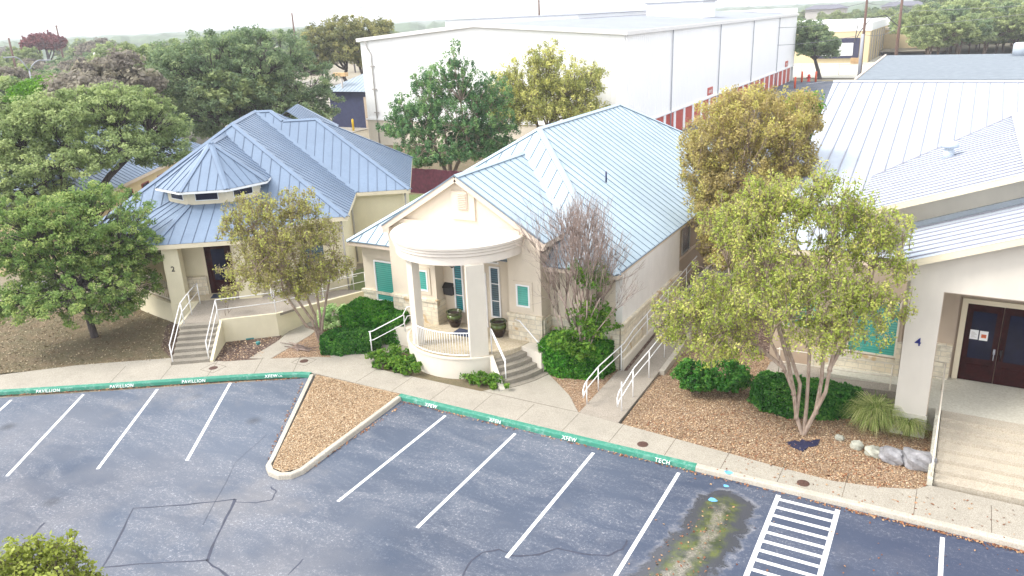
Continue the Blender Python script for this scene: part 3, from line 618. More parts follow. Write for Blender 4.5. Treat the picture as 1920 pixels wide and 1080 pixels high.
# painted bay lines
sm = []
def stripe(a, b, w=.105, z=.004, m='stripe_paint'):
    a, b = np.array(a[:2]), np.array(b[:2]); d = (b - a) / np.linalg.norm(b - a); n_ = np.array([-d[1], d[0]]) * w / 2
    mb = MB(); mb.poly([(*(a + n_), z), (*(a - n_), z), (*(b - n_), z), (*(b + n_), z)]); return struct('bay_line', mb, m)
for x, y1 in ((-14.22, 19.5), (-11.45, 19.45), (-8.68, 19.45), (-5.98, 19.5), (.85, 19.5), (3.6, 19.5)): stripe((x, y1), (x + .05, 13.95))
for x in (-3.17, -1.63): stripe((x, 19.6), (x + .02, 13.9), .125)
for k in range(14):
    y = 19.4 - k * .40; stripe((-3.1, y), (-1.69, y), .12, .008)
ux, uy = math.cos(math.radians(33.0)), math.sin(math.radians(33.0))
for px, py in ((432, 718), (295, 730), (156, 740), (21, 750)):
    a = at(px, py, 0)[:2]; stripe(a, (a[0] + 5.62 * math.cos(math.radians(-55.3)), a[1] + 5.62 * math.sin(math.radians(-55.3))))
# sealed cracks
def crack(pix, w=.05):
    P = [at(*p, 0) for p in pix]; mb = MB()
    Q = [P[0]]
    for a, b in zip(P, P[1:]):
        for t in (.33, .66, 1): Q.append(a + (b - a) * t + np.array([RNG.normal() * .02, RNG.normal() * .02, 0]) * (t < 1))
    L, R_ = [], []
    for i, p in enumerate(Q):
        d = Q[min(i + 1, len(Q) - 1)] - Q[max(i - 1, 0)]; d = d / (np.linalg.norm(d) + 1e-9); nn = np.array([-d[1], d[0], 0]) * w / 2 * RNG.uniform(.6, 1.4); L.append(p + nn); R_.append(p - nn)
    for i in range(len(Q) - 1): mb.poly([(*L[i][:2], .003), (*R_[i][:2], .003), (*R_[i + 1][:2], .003), (*L[i + 1][:2], .003)])
    struct('crack_seal', mb, 'sealant')
crack([(192, 1064), (222, 1010), (250, 953), (345, 947), (441, 936)], .05); crack([(441, 936), (415, 990), (389, 1052)], .07); crack([(192, 1064), (290, 1056), (389, 1050)], .05)
crack([(389, 1052), (420, 1075), (450, 1095)], .06); crack([(441, 941), (480, 943), (510, 937), (518, 922), (508, 912)], .04); crack([(84, 980), (60, 1006)], .06)
crack([(868, 1080), (885, 1050), (905, 1036), (935, 1030), (960, 1042), (1010, 1040), (1045, 1028), (1090, 1038), (1140, 1042), (1168, 1030), (1175, 1012)], .05)
crack([(568, 1048), (540, 1078)], .035); crack([(500, 815), (440, 870), (380, 985)], .012)
# puddle margin with algae and silt
pud = [at(*p, 0)[:2] for p in [(1335, 938), (1352, 929), (1372, 935), (1380, 955), (1378, 975), (1383, 990), (1370, 1010), (1345, 1025), (1328, 1045), (1345, 1065), (1350, 1085), (1335, 1110), (1200, 1110), (1228, 1030), (1262, 1000), (1300, 975), (1322, 955)]]
for i, (px, py, r) in enumerate(((1366, 886, .12), (1361, 911, .08), (1336, 937, .12))):
    c = at(px, py, .155 if i == 0 else .008); mb = MB(); mb.poly([(c[0] + r * math.cos(a) * (1 + .25 * math.sin(3 * a + i)), c[1] + r * .8 * math.sin(a), .157 if i == 0 else .009) for a in np.linspace(0, 2 * PI, 13)[:-1]]); struct('spray_mark', mb, 'blue_spray')
# writing on the kerbs
def kerb_word(s, px, py, ang, nrm, size=.2, mat='letter_paint'):
    p = at(px, py, .1); u = np.array([math.cos(ang), math.sin(ang), 0]); n_ = np.array([nrm[0], nrm[1], 0]) * .82 + np.array([0, 0, .57]); n_ /= np.linalg.norm(n_); v = np.cross(n_, u)
    o = text_mesh('kerb_lettering', s, size, mat, depth=.003); o.matrix_world = rot_cols(u, v, n_, p); tag(o, kind='structure'); return o
NL = (math.sin(math.radians(33)), -math.cos(math.radians(33)))
def on_front(px, p0, n):     # x,y on the kerb's front line for this pixel column
    best = None
    for py in np.arange(680, 900, .5):
        q = at(px, py, .1); e = abs((q[0] - p0[0]) * n[0] + (q[1] - p0[1]) * n[1])
        if best is None or e < best[0]: best = (e, py)
    return best[1]
for s, px in (('PAVILLION', 90), ('PAVILLION', 228), ('PAVILLION', 363), ('XFEW-X', 513)):
    py = on_front(px, (-27.0 + NL[0] * .045, 15.98 + NL[1] * .045), NL); kerb_word(s, px, py, math.radians(32.6), NL, .165)
for s, px in (('XFEW', 808), ('XFEN', 928), ('XFEW', 1067), ('TECH', 1242)):
    kerb_word(s, px, on_front(px, (0, 19.735), (0, -1)), 0, (0, -1), .17)
for px, py in ((400, 690), (570, 677), (1205, 833), (1506, 906)):
    c = at(px, py, .15); mb = MB(); mb.lathe((c[0], c[1], .148), [(.17, 0), (.17, .008), (.155, .01), (0.02, .011)], 20)
    o = mb.build('manhole_cover', 'iron_lid'); tag(o, {400: 'round rusty cover in the walk below the left stairs', 570: 'round rusty cover in the walk near the gravel island', 1205: 'largest round rusty cover, near the end of the green kerb', 1506: 'small round rusty cover in the walk near the hatched bay'}[px], 'manhole cover')
    if px in (400, 570):
        mb = MB()
        for s_ in (-1, 1): mb.box(c[0] - .36, c[0] + .36, c[1] + s_ * .33 - .008, c[1] + s_ * .33 + .008, .15, .153); mb.box(c[0] + s_ * .36 - .008, c[0] + s_ * .36 + .008, c[1] - .33, c[1] + .33, .15, .153)
        struct('pavement_joint', mb, 'joint_dark')

# ------------------------------------------------------------------ middle office building with the round porch
def fascia(mb, pts, z, h=.17, w=.05):
    for a, b in pts: mb.beam((a[0], a[1], z - h / 2 - .015), (b[0], b[1], z - h / 2 - .015), w, h)
B3 = thing('office_building', 'beige office with sky-blue metal roof, front gable and round white canopy', 'building', (-16.3, 35, 0))
x0, x1, y0, y1, xm, ya, yb, ze, zr = -22.52, -10.02, 24.7, 46.45, -16.27, 30.95, 40.2, 4.0, 8.12
wl = MB(); wl.box(-22.15, -10.27, 25.2, 46.0, -.1, 3.9); wl.box(-22.4, -10.1, 24.85, 46.3, 3.86, 3.93)
wl.box(-20.0, -17.78, 24.45, 25.35, -.1, 4.95); wl.box(-14.38, -12.98, 24.45, 25.35, -.1, 4.95); wl.box(-17.78, -14.38, 25.02, 25.35, -.1, 4.6); wl.box(-20.0, -12.98, 25.35, 26.35, 3.6, 4.95)
wl.box(-10.30, -10.05, 25.22, 31.75, -.1, 3.86);
wl.build('wall', 'beige_stucco', B3)
g = MB(); g.add([(-20.0, 24.46, 4.5), (-12.98, 24.46, 4.5), (-12.98, 24.46, 4.97), (-16.4, 24.46, 7.1), (-20.0, 24.46, 4.97), (-20.0, 25.3, 4.5), (-12.98, 25.3, 4.5), (-12.98, 25.3, 4.97), (-16.4, 25.3, 7.1), (-20.0, 25.3, 4.97)],
      [[0, 1, 2, 3, 4], [9, 8, 7, 6, 5], [0, 5, 6, 1], [1, 6, 7, 2], [2, 7, 8, 3], [3, 8, 9, 4], [4, 9, 5, 0]])
g.build('gable_wall', 'beige_stucco', B3)
sd_ = MB(); sd_.box(-10.29, -10.02, 25.18, 31.78, 1.98, 3.87); sd_.build('skylit_tone_side_wall', 'skylit_tone_stucco', B3)  # paler skin on the side wall: its sky light is put into the colour
rf = MB(); F = {'l': [(x0, y0, ze), (x0, y1, ze), (xm, yb, zr), (xm, ya, zr)], 'r': [(x1, y0, ze), (x1, y1, ze), (xm, yb, zr), (xm, ya, zr)], 'f': [(x0, y0, ze), (x1, y0, ze), (xm, ya, zr)], 'b': [(x0, y1, ze), (x1, y1, ze), (xm, yb, zr)]}
for k in 'lrfb': roof_face(rf, F[k], .5, .1)
for a, b, p, q in (((x0, y0, ze), (xm, ya, zr), 'l', 'f'), ((x1, y0, ze), (xm, ya, zr), 'r', 'f'), ((x0, y1, ze), (xm, yb, zr), 'l', 'b'), ((x1, y1, ze), (xm, yb, zr), 'r', 'b'), ((xm, ya, zr), (xm, yb, zr), 'l', 'r')): cap(rf, a, b, F[p], F[q])
gz, gx0, gx1, gxm, gza, gy = 5.0, -20.12, -12.68, -16.4, 7.27, 24.22
GR = [(gx1, gy, gz), (gx1, 26.3, gz), (gxm, 29.75, gza), (gxm, gy, gza)]; GL = [(gx0, gy, gz), (gx0, 26.3, gz), (gxm, 29.75, gza), (gxm, gy, gza)]
roof_face(rf, GR, .5, .22); roof_face(rf, GL, .5, .22); cap(rf, (gxm, gy, gza), (gxm, 29.75, gza), GR, GL, w=.15)
rf.cur = 1
for a, b in (((gx0, gy, gz), (gxm, gy, gza)), ((gx1, gy, gz), (gxm, gy, gza))): rf.beam((a[0], a[1] + .03, a[2] + .02), (b[0], b[1] + .03, b[2] + .02), .06, .05)
for a, b in (((x0, y0), (x1, y0)), ((x1, y0), (x1, y1)), ((x0, y0), (x0, y1))): rf.beam((a[0], a[1], ze - .005), (b[0], b[1], ze - .005), .05, .04)
rf.cur = 0; rf.beam((-12.72, 26.24, 5.06), (gxm + .05, 29.7, gza + .03), .2, .02, up=(0, -.5, 1)); rf.beam((gx0 + .04, 26.24, 5.06), (gxm - .05, 29.7, gza + .03), .2, .02, up=(0, -.5, 1))
rf.build('roof', ['sky_blue_metal', 'seam_dark'], B3)
fa = MB(); fascia(fa, [((x0 + .03, y0 + .03), (gx0 + .2, y0 + .03)), ((gx1 - .2, y0 + .03), (x1 - .03, y0 + .03)), ((x1 - .03, y0), (x1 - .03, y1)), ((x0 + .03, y0), (x0 + .03, y1)), ((gx1 - .05, gy + .02), (gx1 - .05, 26.2))], ze)
for p in fa.v[-8:]: pass
fa.v = fa.v[:-8]; fa.f = fa.f[:-6]; fa.mi = fa.mi[:-6]; fa.sm = fa.sm[:-6]
fascia(fa, [((gx1 - .06, gy + .02), (gx1 - .06, 26.1)), ((gx0 + .06, gy + .02), (gx0 + .06, 26.1))], gz, .2)
for a, b in (((gx0, gy + .05, gz - .12), (gxm, gy + .05, gza - .12)), ((gx1, gy + .05, gz - .12), (gxm, gy + .05, gza - .12))): fa.beam(a, b, .05, .22)
fa.box(gx1 - .35, gx1 - .03, gy + .03, gy + .26, gz - .28, gz - .05); fa.box(gx0 + .03, gx0 + .35, gy + .03, gy + .26, gz - .28, gz - .05)
fa.build('fascia', 'fascia_paint', B3)
sf = MB(); sf.add([(gx0 + .05, gy + .08, gz - .1), (gxm, gy + .08, gza - .1), (gxm, 24.5, gza - .1), (gx0 + .05, 24.5, gz - .1)], [[0, 1, 2, 3]]); sf.add([(gx1 - .05, gy + .08, gz - .1), (gxm, gy + .08, gza - .1), (gxm, 24.5, gza - .1), (gx1 - .05, 24.5, gz - .1)], [[3, 2, 1, 0]]); sf.build('soffit', 'fascia_paint', B3)
# gable vent
gv = MB(); gv.box(-16.72, -15.68, 24.40, 24.47, 5.55, 7.0 - .35); vo = gv.build('gable_vent_frame', 'beige_stucco', B3)
gv = MB(); gv.box(-16.42, -15.98, 24.36, 24.41, 5.95, 6.62)
for k in range(9): gv.beam((-16.38, 24.345, 6.0 + k * .07), (-16.02, 24.345, 6.0 + k * .07), .03, .045, up=(0, -.6, 1))
gv.build('louvre', 'fascia_paint', vo)
cn = MB(); cn.box(-19.3, -13.6, 24.36, 24.47, 5.2, 5.36); cn.build('cornice', 'beige_stucco', B3)
# round canopy
cxy = (-16.35, 24.46)
cm = MB(); prof = [(0.1, 4.5), (2.60, 4.5), (2.60, 4.80), (2.57, 4.805), (2.57, 4.825), (2.66, 4.83), (2.66, 4.93), (2.63, 4.935), (2.63, 4.95), (2.70, 4.955), (2.70, 5.05), (2.67, 5.055), (2.67, 5.07), (2.75, 5.075), (2.77, 5.17), (2.72, 5.20), (0.1, 5.23)]
n = 56; vs_ = [(cxy[0] + r * math.cos(PI + PI * k / n), cxy[1] + r * math.sin(PI + PI * k / n), z) for r, z in prof for k in range(n + 1)]
cm.add(vs_, [[i * (n + 1) + k, i * (n + 1) + k + 1, (i + 1) * (n + 1) + k + 1, (i + 1) * (n + 1) + k] for i in range(len(prof) - 1) for k in range(n)]); cm.build('canopy', 'canopy_paint', B3)
# porch drum, floor, columns
pcx, pcy, PR = -16.1, 24.4, 2.62
arc = lambda a0, a1, R_, n=24: [(pcx + R_ * math.cos(math.radians(a0 + (a1 - a0) * k / n)), pcy + R_ * math.sin(math.radians(a0 + (a1 - a0) * k / n))) for k in range(n + 1)]
dm = MB(); dm.prism(arc(180, 319, PR, 40) + [(pcx, pcy)], -.1, .90); dm.prism(arc(180, 319, PR + .03, 40) + [(pcx, pcy)], .90, .96); dm.box(-19.95, -18.7, 23.6, 24.45, -.1, .94); dm.build('porch_base', 'white_stucco', B3)
fl = MB(); fl.prism(arc(180, 350, PR - .06, 40) + [(-13.5, 24.45), (-14.4, 24.46), (-14.4, 25.0), (-17.75, 25.0), (-17.75, 24.46), (-18.7, 24.45)], .5, .975); fl.build('porch_floor', 'porch_tile', B3)
def column(pa, pb, d, z0, z1, m='white_stucco'):
    a, b = at(*pa, .95)[:2], at(*pb, .95)[:2]; u = (b - a) / np.linalg.norm(b - a); n_ = np.array([-u[1], u[0]]) * d
    if n_[1] < 0: n_ = -n_
    mb = MB(); mb.prism([tuple(a), tuple(b), tuple(b + n_), tuple(a + n_)], z0, z1); mb.prism([tuple(a - u * .02 - n_ * .05), tuple(b + u * .02 - n_ * .05), tuple(b + u * .02 + n_), tuple(a - u * .02 + n_)], z0, z0 + .12); return mb.build('column', m, B3)
column((775, 645), (785, 650), .32, .95, 4.52); column((884, 672), (917, 667), .30, -.05, 4.52)
# curved steps
for k in range(5):
    s_ = MB(); Ro = PR + .22 + .25 * k; s_.prism(arc(-41.5, -12 + k * 1.0, Ro, 16) + arc(-12 + k * 1.0, -41.5, 2.2, 8), -.05 - .01 * k, .80 - .158 * k); s_.build('step', 'step_concrete', B3)
ck = MB()
for k in range(12):
    r0_, r1_ = PR + (3.9 - PR) * k / 12, PR + (3.9 - PR) * (k + 1) / 12; zt = .96 - .80 * k / 12
    pts = [(pcx + r * math.cos(math.radians(a)), pcy + r * math.sin(math.radians(a))) for r, a in ((r0_, -44.5), (r1_, -43.8), (r1_, -41.4), (r0_, -41.4))]; ck.prism(pts, -.05, lambda p: .97 - .81 * max(0, math.hypot(p[0] - pcx, p[1] - pcy) - PR) / 1.28)
ck.build('step_cheek', 'white_stucco', B3)
ck = MB(); ck.prism([(-13.62, 23.88), (-12.62, 23.60), (-12.3, 24.3), (-13.0, 24.45), (-13.6, 24.45)], -.05, .95); ck.build('step_cheek', 'white_stucco', B3)
# limestone bands
st = MB(); st.box(-19.98, -17.85, 24.36, 24.47, .9, 1.94); st.box(-17.85, -17.74, 24.36, 25.0, .9, 1.94); st.box(-20.05, -17.70, 24.31, 24.49, 1.94, 2.06); st.build('stone_veneer', 'limestone_front', B3); st = MB(); st.box(-14.42, -12.94, 24.36, 24.47, .9, 1.94); st.box(-14.46, -12.90, 24.31, 24.49, 1.94, 2.06); st.build('stone_veneer', 'limestone_front', B3); st = MB(); st.box(-22.22, -20.0, 25.1, 25.22, -.1, 1.62); st.box(-22.28, -20.0, 25.05, 25.22, 1.62, 1.74); st.build('stone_veneer', 'limestone_front', B3); st = MB(); st.box(-12.9, -10.1, 25.1, 25.22, -.1, 1.84); st.build('stone_veneer', 'limestone_front', B3)
st = MB(); st.box(-10.06, -9.96, 25.1, 31.8, .55, 1.88); st.box(-10.06, -9.90, 25.04, 31.86, 1.88, 2.0); st.build('stone_veneer', 'limestone_side', B3); st = MB(); st.box(-12.97, -12.88, 24.48, 25.1, -.1, 1.94); st.build('stone_veneer', 'limestone_side', B3)
fdn = MB()
fdn.add([(-10.02, 25.0, -.1), (-9.88, 25.0, -.1), (-9.88, 46, -.1), (-10.02, 46, -.1), (-10.02, 25.0, .62), (-9.88, 25.0, .60), (-9.88, 46, 1.2), (-10.02, 46, 1.2)], [[0, 1, 5, 4], [1, 2, 6, 5], [2, 3, 7, 6], [4, 5, 6, 7]]); fdn.build('foundation', 'white_stucco', B3)
sb = MB(); sb.box(-10.28, -10.20, 31.8, 46, 2.28, 2.38); sb.build('sill_band', 'fascia_paint', B3)
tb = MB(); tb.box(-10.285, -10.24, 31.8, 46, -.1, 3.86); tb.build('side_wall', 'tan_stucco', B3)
window(B3, (-21.45, 25.1, 1.30), (1, 0), (0, -1), 1.20, 1.86, 'teal_blind'); window(B3, (-18.72, 24.45, 2.36), (1, 0), (0, -1), .56, .9, 'teal_blind', trim='beige_stucco')
window(B3, (-14.04, 24.45, 2.34), (1, 0), (0, -1), .58, .9, 'teal_blind', trim='beige_stucco')
window(B3, (-17.28, 25.02, 1.45), (1, 0), (0, -1), .46, 2.15, 'deep_teal_blind', bars=2); window(B3, (-15.55, 25.02, 1.45), (1, 0), (0, -1), .46, 2.15, 'slate_blind', bars=2)
window(B3, (-15.6, 25.02, 3.72), (1, 0), (0, -1), .5, .4, 'black_glass'); window(B3, (-16.6, 25.02, 3.72), (1, 0), (0, -1), .85, .4, 'black_glass')
dr = MB(); dr.box(-16.62, -15.72, 24.97, 25.03, .97, 3.3); do = dr.build('door', 'white_paint', B3); dg_ = MB(); dg_.box(-16.48, -15.86, 24.95, 24.975, 1.7, 3.15); dg_.build('pane', 'slate_blind', do)
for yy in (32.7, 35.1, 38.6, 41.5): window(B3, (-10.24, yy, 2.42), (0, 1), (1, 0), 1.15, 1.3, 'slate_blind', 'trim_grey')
pv = MB(); p_ = at(1253, 352, 6.0); pv.tube([(-13.0, 30.74, 5.9), (-13.0, 30.74, 6.42)], .04, 8); pv.build('vent_pipe', 'navy_wall', B3)
# things at the round porch
def pot(x, y, label):
    t = thing('plant_pot', label, 'plant pot', (x, y, .975), group='glazed pots on the round porch'); mb = MB()
    mb.lathe((x, y, .975), [(.17, 0), (.19, .03), (.27, .22), (.315, .42), (.30, .53)], 28); mb.build('pot', 'pot_base', t)
    mb = MB(); mb.lathe((x, y, .975), [(.301, .50), (.30, .54), (.285, .57), (.30, .60), (.335, .62), (.335, .655), (.285, .655), (.27, .60), (.26, .56)], 28); mb.build('rim', 'pot_rim', t)
    mb = MB(); mb.lathe((x, y, .975), [(.27, .55), (.2, .585), (.05, .60)], 20); mb.build('soil', 'soil', t); return t
x = NT('pot_base'); g_ = x.n('ShaderNodeNewGeometry'); s_ = x.n('ShaderNodeSeparateXYZ'); x.l(g_.outputs['Position'], s_.inputs[0])
mr = x.n('ShaderNodeMapRange'); mr.inputs[1].default_value = 1.2; mr.inputs[2].default_value = 1.52; x.l(s_.outputs[2], mr.inputs[0]); x.col(x.ramp(mr.outputs[0], [(.0, c4(.02, .008, .006)), (.45, c4(.03, .02, .008)), (1, c4(.10, .16, .03))])); x.rough(.18); x.done()
plain('pot_rim', (.055, .065, .02), .2, .4, 8)
pot(-17.05, 24.55, 'green and brown glazed pot by the mailbox, left one of two'); pot(-14.86, 24.35, 'green and brown glazed pot beside the column at the curved steps')
mbx = thing('mailbox', 'black wall mailbox beside the porch entrance', 'mailbox', (-17.6, 24.98, 2.2)); mb = MB(); mb.box(-17.72, -17.30, 24.84, 25.01, 2.16, 2.5); mb.build('box', 'black_metal', mbx)
mb = MB(); mb.add([(-17.74, 24.80, 2.46), (-17.28, 24.80, 2.46), (-17.28, 25.01, 2.62), (-17.74, 25.01, 2.62), (-17.74, 24.80, 2.49), (-17.28, 24.80, 2.49), (-17.28, 25.01, 2.65), (-17.74, 25.01, 2.65)], [[3, 2, 1, 0], [4, 5, 6, 7], [0, 1, 5, 4], [1, 2, 6, 5], [2, 3, 7, 6], [3, 0, 4, 7]]); mb.build('lid', 'black_metal', mbx)
mt = MB(); mt.prism([(-16.75, 23.75), (-15.75, 23.75), (-15.75, 24.4), (-16.75, 24.4)], .98, .995); tag(mt.build('doormat', 'navy_mat'), 'dark blue doormat on the round porch floor', 'doormat')
lt = thing('porch_lantern', 'glass and metal lantern hanging under the round canopy', 'lantern', (-16.5, 23.9, 4.0)); lx, ly = -16.55, 23.9
mb = MB(); mb.lathe((lx, ly, 3.78), [(.05, 0), (.11, .02), (.13, .24), (.10, .26)], 8, False); mb.build('glass', 'lantern_glass', lt)
mb = MB(); mb.lathe((lx, ly, 4.03), [(.16, 0), (.12, .07), (.03, .13), (.012, .16), (.012, .47)], 12); mb.build('cap', 'black_metal', lt); mb = MB(); mb.lathe((lx, ly, 3.72), [(.02, 0), (.07, .04), (.07, .06)], 8); mb.build('finial', 'black_metal', lt)
# white baluster railing on the drum
bt = thing('porch_railing', 'curved white baluster railing between the porch columns', 'railing', (pcx, pcy - PR, .96))
pts = lambda z: [(x_, y_, z) for x_, y_ in arc(243, 300, PR - .07, 22)]
mb = MB(); mb.tube(pts(1.93), .024, 8); mb.build('top_rail', 'white_paint', bt); mb = MB(); mb.tube(pts(1.06), .02, 8); mb.build('bottom_rail', 'white_paint', bt)
for x_, y_ in arc(243, 300, PR - .07, 24): mb = MB(); mb.tube([(x_, y_, 1.06), (x_, y_, 1.93)], .011, 5); mb.build('baluster', 'white_paint', bt)
for x_, y_ in (arc(243, 300, PR - .07, 1)): mb = MB(); mb.tube([(x_, y_, .96), (x_, y_, 1.95)], .024, 6); mb.build('post', 'white_paint', bt)
# hand rails at the steps and the ramps
P1_, P2_ = (-14.25, 22.72), (-13.36, 21.62)
rail('handrail', 'white handrail going down the left side of the curved steps', [(-14.28, 22.80, 1.98), (-14.2, 22.76, 1.96), (-13.46, 22.34, 1.14), (-13.38, 22.30, 1.10)], [((-14.25, 22.78, .95), 1.98), ((-13.42, 22.32, .15), 1.12)], low=.12)
rail('handrail', 'white handrail on the stone wall at the right of the curved steps', [(-14.0, 24.2, 1.88), (-13.75, 24.1, 1.88), (-12.62, 23.75, 1.12), (-12.55, 23.73, 1.1)], [((-12.6, 23.75, .9), 1.12), ((-14.0, 24.32, 1.88), 1.9)], low=.01)
rail('handrail', 'white two-bar handrail beside the clipped hedge and curved path', [(-19.75, 22.35, 1.12), (-19.6, 22.4, 1.15), (-18.75, 23.35, 1.62), (-18.6, 23.45, 1.95), (-18.3, 23.7, 2.0)], [((-19.7, 22.36, .12), 1.12), ((-18.72, 23.38, .9), 1.64), ((-18.35, 23.68, .9), 2.0)], low=.38)

# ------------------------------------------------------------------ ramp between the middle and right buildings
rm = MB()
def slab(mb, pts, th=.3):
    k = len(pts); v = list(pts) + [(p[0], p[1], -.1) for p in pts]; mb.add(v, [list(range(k)), list(range(k, 2 * k))[::-1]] + [[i, k + i, k + (i + 1) % k, (i + 1) % k] for i in range(k)])
slab(rm, [(-10.05, 21.36, .151), (-8.6, 21.24, .151), (-8.62, 24.9, .22), (-10.05, 24.9, .22)]); slab(rm, [(-9.72, 24.9, .22), (-8.62, 24.9, .22), (-8.62, 34.5, .98), (-9.72, 34.5, .98)]); slab(rm, [(-9.72, 34.5, .98), (-8.62, 34.5, .98), (-8.62, 38, .98), (-9.72, 38, .98)])
struct('ramp', rm, 'ramp_concrete')
rm = MB(); slab(rm, [(-9.87, 25.0, .20), (-9.725, 25.0, .20), (-9.725, 34.5, .9), (-9.87, 34.5, .9)]); struct('gravel_strip', rm, 'dark_mulch')
rm = MB()
slab(rm, [(-8.615, 25.3, .30), (-8.42, 25.3, .30), (-8.42, 38, 1.12), (-8.615, 38, 1.12)]); struct('ramp_kerb', rm, 'kerb_concrete')
hh = lambda y: .17 + max(0, y - 24) * .078
rail('handrail', 'white two-bar handrail on the left of the ramp by the limestone wall', [(-10.06, 21.75, .82), (-10.06, 21.9, .98), (-10.08, 22.2, 1.02), (-10.12, 23.2, 1.06), (-9.95, 25.2, 1.2)] + [(-9.90, y, 1.12 + hh(y)) for y in (26, 28, 31, 34)], [((-10.06, 22.04, .12), 1.0), ((-10.12, 23.17, .12), 1.06), ((-9.95, 24.9, .12), 1.18)] + [((-9.9, y, hh(y) - .1), 1.12 + hh(y)) for y in (27.5, 30, 32.5)], low=.30, loops=(0,))
rail('handrail', 'white two-bar handrail on the right of the ramp by the gravel bed', [(-8.80, 21.7, .82), (-8.80, 21.85, .98), (-8.80, 22.2, 1.04)] + [(-8.80, y, 1.1 + hh(y) * .9) for y in (23.2, 24.7, 26.5, 29, 31)], [((-8.8, y, .12 + max(0, hh(y) - .2)), 1.08 + hh(y) * .88) for y in (22.07, 23.12, 24.72, 26.4, 28.5, 30.8)], low=.34, loops=(0,))
rail('handrail', 'far white handrail where the ramp turns behind the bronze tree', [(-8.7, 33.0, 1.9), (-8.7, 35.2, 2.0), (-8.7, 37.6, 2.0)], [((-8.7, y, .95), 1.98) for y in (33.2, 35.2, 37.4)], low=.34)

# ------------------------------------------------------------------ left office building with the cupola (angled frame)
FR = ((-25.17, 27.86), A2)
def wpt(a, b, z=0): return (FR[0][0] + a * math.cos(A2) - b * math.sin(A2), FR[0][1] + a * math.sin(A2) + b * math.cos(A2), z)
UW, UD = (math.cos(A2), math.sin(A2)), (-math.sin(A2), math.cos(A2))
B2 = thing('office_building', 'cream office with slate-blue metal roof and eight-sided glazed cupola', 'building', wpt(-6, 8))
bf = dict(parent=B2, frame=FR)
wl = MB(); wl.box(-11.8, -.42, .4, 17.3, -.1, 4.0); wl.box(-1, 2.5, 5.98, 15.7, -.1, 4.0); wl.box(-12.0, -.2, .2, 17.5, 3.93, 4.02); wl.box(-.4, 2.7, 5.75, 15.9, 3.93, 4.02); wl.build('wall', 'cream_stucco', **bf)
rf = MB(); e = 4.1; A_ = {'f': [(-12.2, 0, e), (0, 0, e), (-6.1, 6.1, 8.12)], 'r': [(0, 0, e), (0, 5.54, e), (-6.1, 11.64, 8.12), (-6.1, 6.1, 8.12)], 'l': [(-12.2, 0, e), (-12.2, 17.74, e), (-6.1, 11.64, 8.12), (-6.1, 6.1, 8.12)],
   'tf': [(0, 5.54, e), (1.0, 5.54, e), (-5.1, 11.64, 8.12), (-6.1, 11.64, 8.12)], 'tr': [(1.0, 5.54, e), (1.0, 17.74, e), (-5.1, 11.64, 8.12)], 'b': [(-12.2, 17.74, e), (1.0, 17.74, e), (-5.1, 11.64, 8.12), (-6.1, 11.64, 8.12)],
   'wf': [(1.0, 5.54, e), (2.93, 5.54, e), (-2.36, 10.83, 7.586), (-4.29, 10.83, 7.586)], 'wr': [(2.93, 5.54, e), (2.93, 16.12, e), (-2.36, 10.83, 7.586)], 'wb': [(2.93, 16.12, e), (-4, 16.12, e), (-4.5, 10.83, 7.586), (-2.36, 10.83, 7.586)]}
for k in A_: roof_face(rf, A_[k], .5, .13)
P_ = lambda *a: a
for a, b, p, q in (((-12.2, 0, e), (-6.1, 6.1, 8.12), 'l', 'f'), ((0, 0, e), (-6.1, 6.1, 8.12), 'r', 'f'), ((-6.1, 6.1, 8.12), (-6.1, 11.64, 8.12), 'l', 'r'), ((-6.1, 11.64, 8.12), (-5.1, 11.64, 8.12), 'tf', 'b'), ((-4.29, 10.83, 7.586), (-5.1, 11.64, 8.12), 'tf', 'tr'),
                   ((-4.29, 10.83, 7.586), (-2.36, 10.83, 7.586), 'wf', 'wb'), ((2.93, 5.54, e), (-2.36, 10.83, 7.586), 'wf', 'wr'), ((2.93, 16.12, e), (-2.36, 10.83, 7.586), 'wr', 'wb')): cap(rf, a, b, A_[p], A_[q], w=.15)
rf.cur = 0; rf.beam((0, 5.54, e + .02), (-6.1, 11.64, 8.15), .3, .015, up=(-.3, -.3, 1)); rf.build('roof', ['slate_blue_metal', 'seam_blue'], **bf)
# little rear peak
rp = MB(); p0 = (-4.4, 15.2); roof_face(rp, [(p0[0] - 2.5, 12.2, 6.3), (p0[0], 12.9, 7.9), (p0[0], 17.5, 7.9), (p0[0] - 2.5, 18, 6.3)], .5); roof_face(rp, [(p0[0] + 2.5, 12.2, 6.3), (p0[0], 12.9, 7.9), (p0[0], 17.5, 7.9), (p0[0] + 2.5, 18, 6.3)], .5); rp.build('rear_gable_roof', ['slate_blue_metal', 'seam_blue'], **bf)
fa = MB(); fascia(fa, [((-12.17, .03), (-.03, .03)), ((-.03, 0), (-.03, 5.57)), ((0, 5.57), (2.9, 5.57)), ((2.9, 5.54), (2.9, 16.1)), ((-12.17, 0), (-12.17, 17.7))], e, .2); fa.build('fascia', 'cream_trim', **bf)
for q_ in ((-.35, 5.8), (-.33, .2), (2.62, 5.82)): ds = MB(); ds.tube([(*q_, 3.95), (*q_, .1)], .05, 6); ds.build('downspout', 'trim_grey', **bf)
def octv(c, ap, k): a = math.radians(-90 + 22.5 + 45 * k); r = ap / math.cos(PI / 8); return (c[0] + r * math.cos(a), c[1] + r * math.sin(a))
PC, PA, PZ = (-6.4, 2.0), 4.55, 3.97; CC, CA, CZ = (-6.4, 2.45), 2.15, 5.08
pr = MB(); fs_ = []
for k in (-3, -2, -1, 0, 1):
    f = [(*octv(PC, PA, k), PZ), (*octv(PC, PA, k + 1), PZ), (*octv(CC, CA, k + 1), CZ), (*octv(CC, CA, k), CZ)]; fs_.append(f); roof_face(pr, f, .52, .2 if k == -1 else .1)
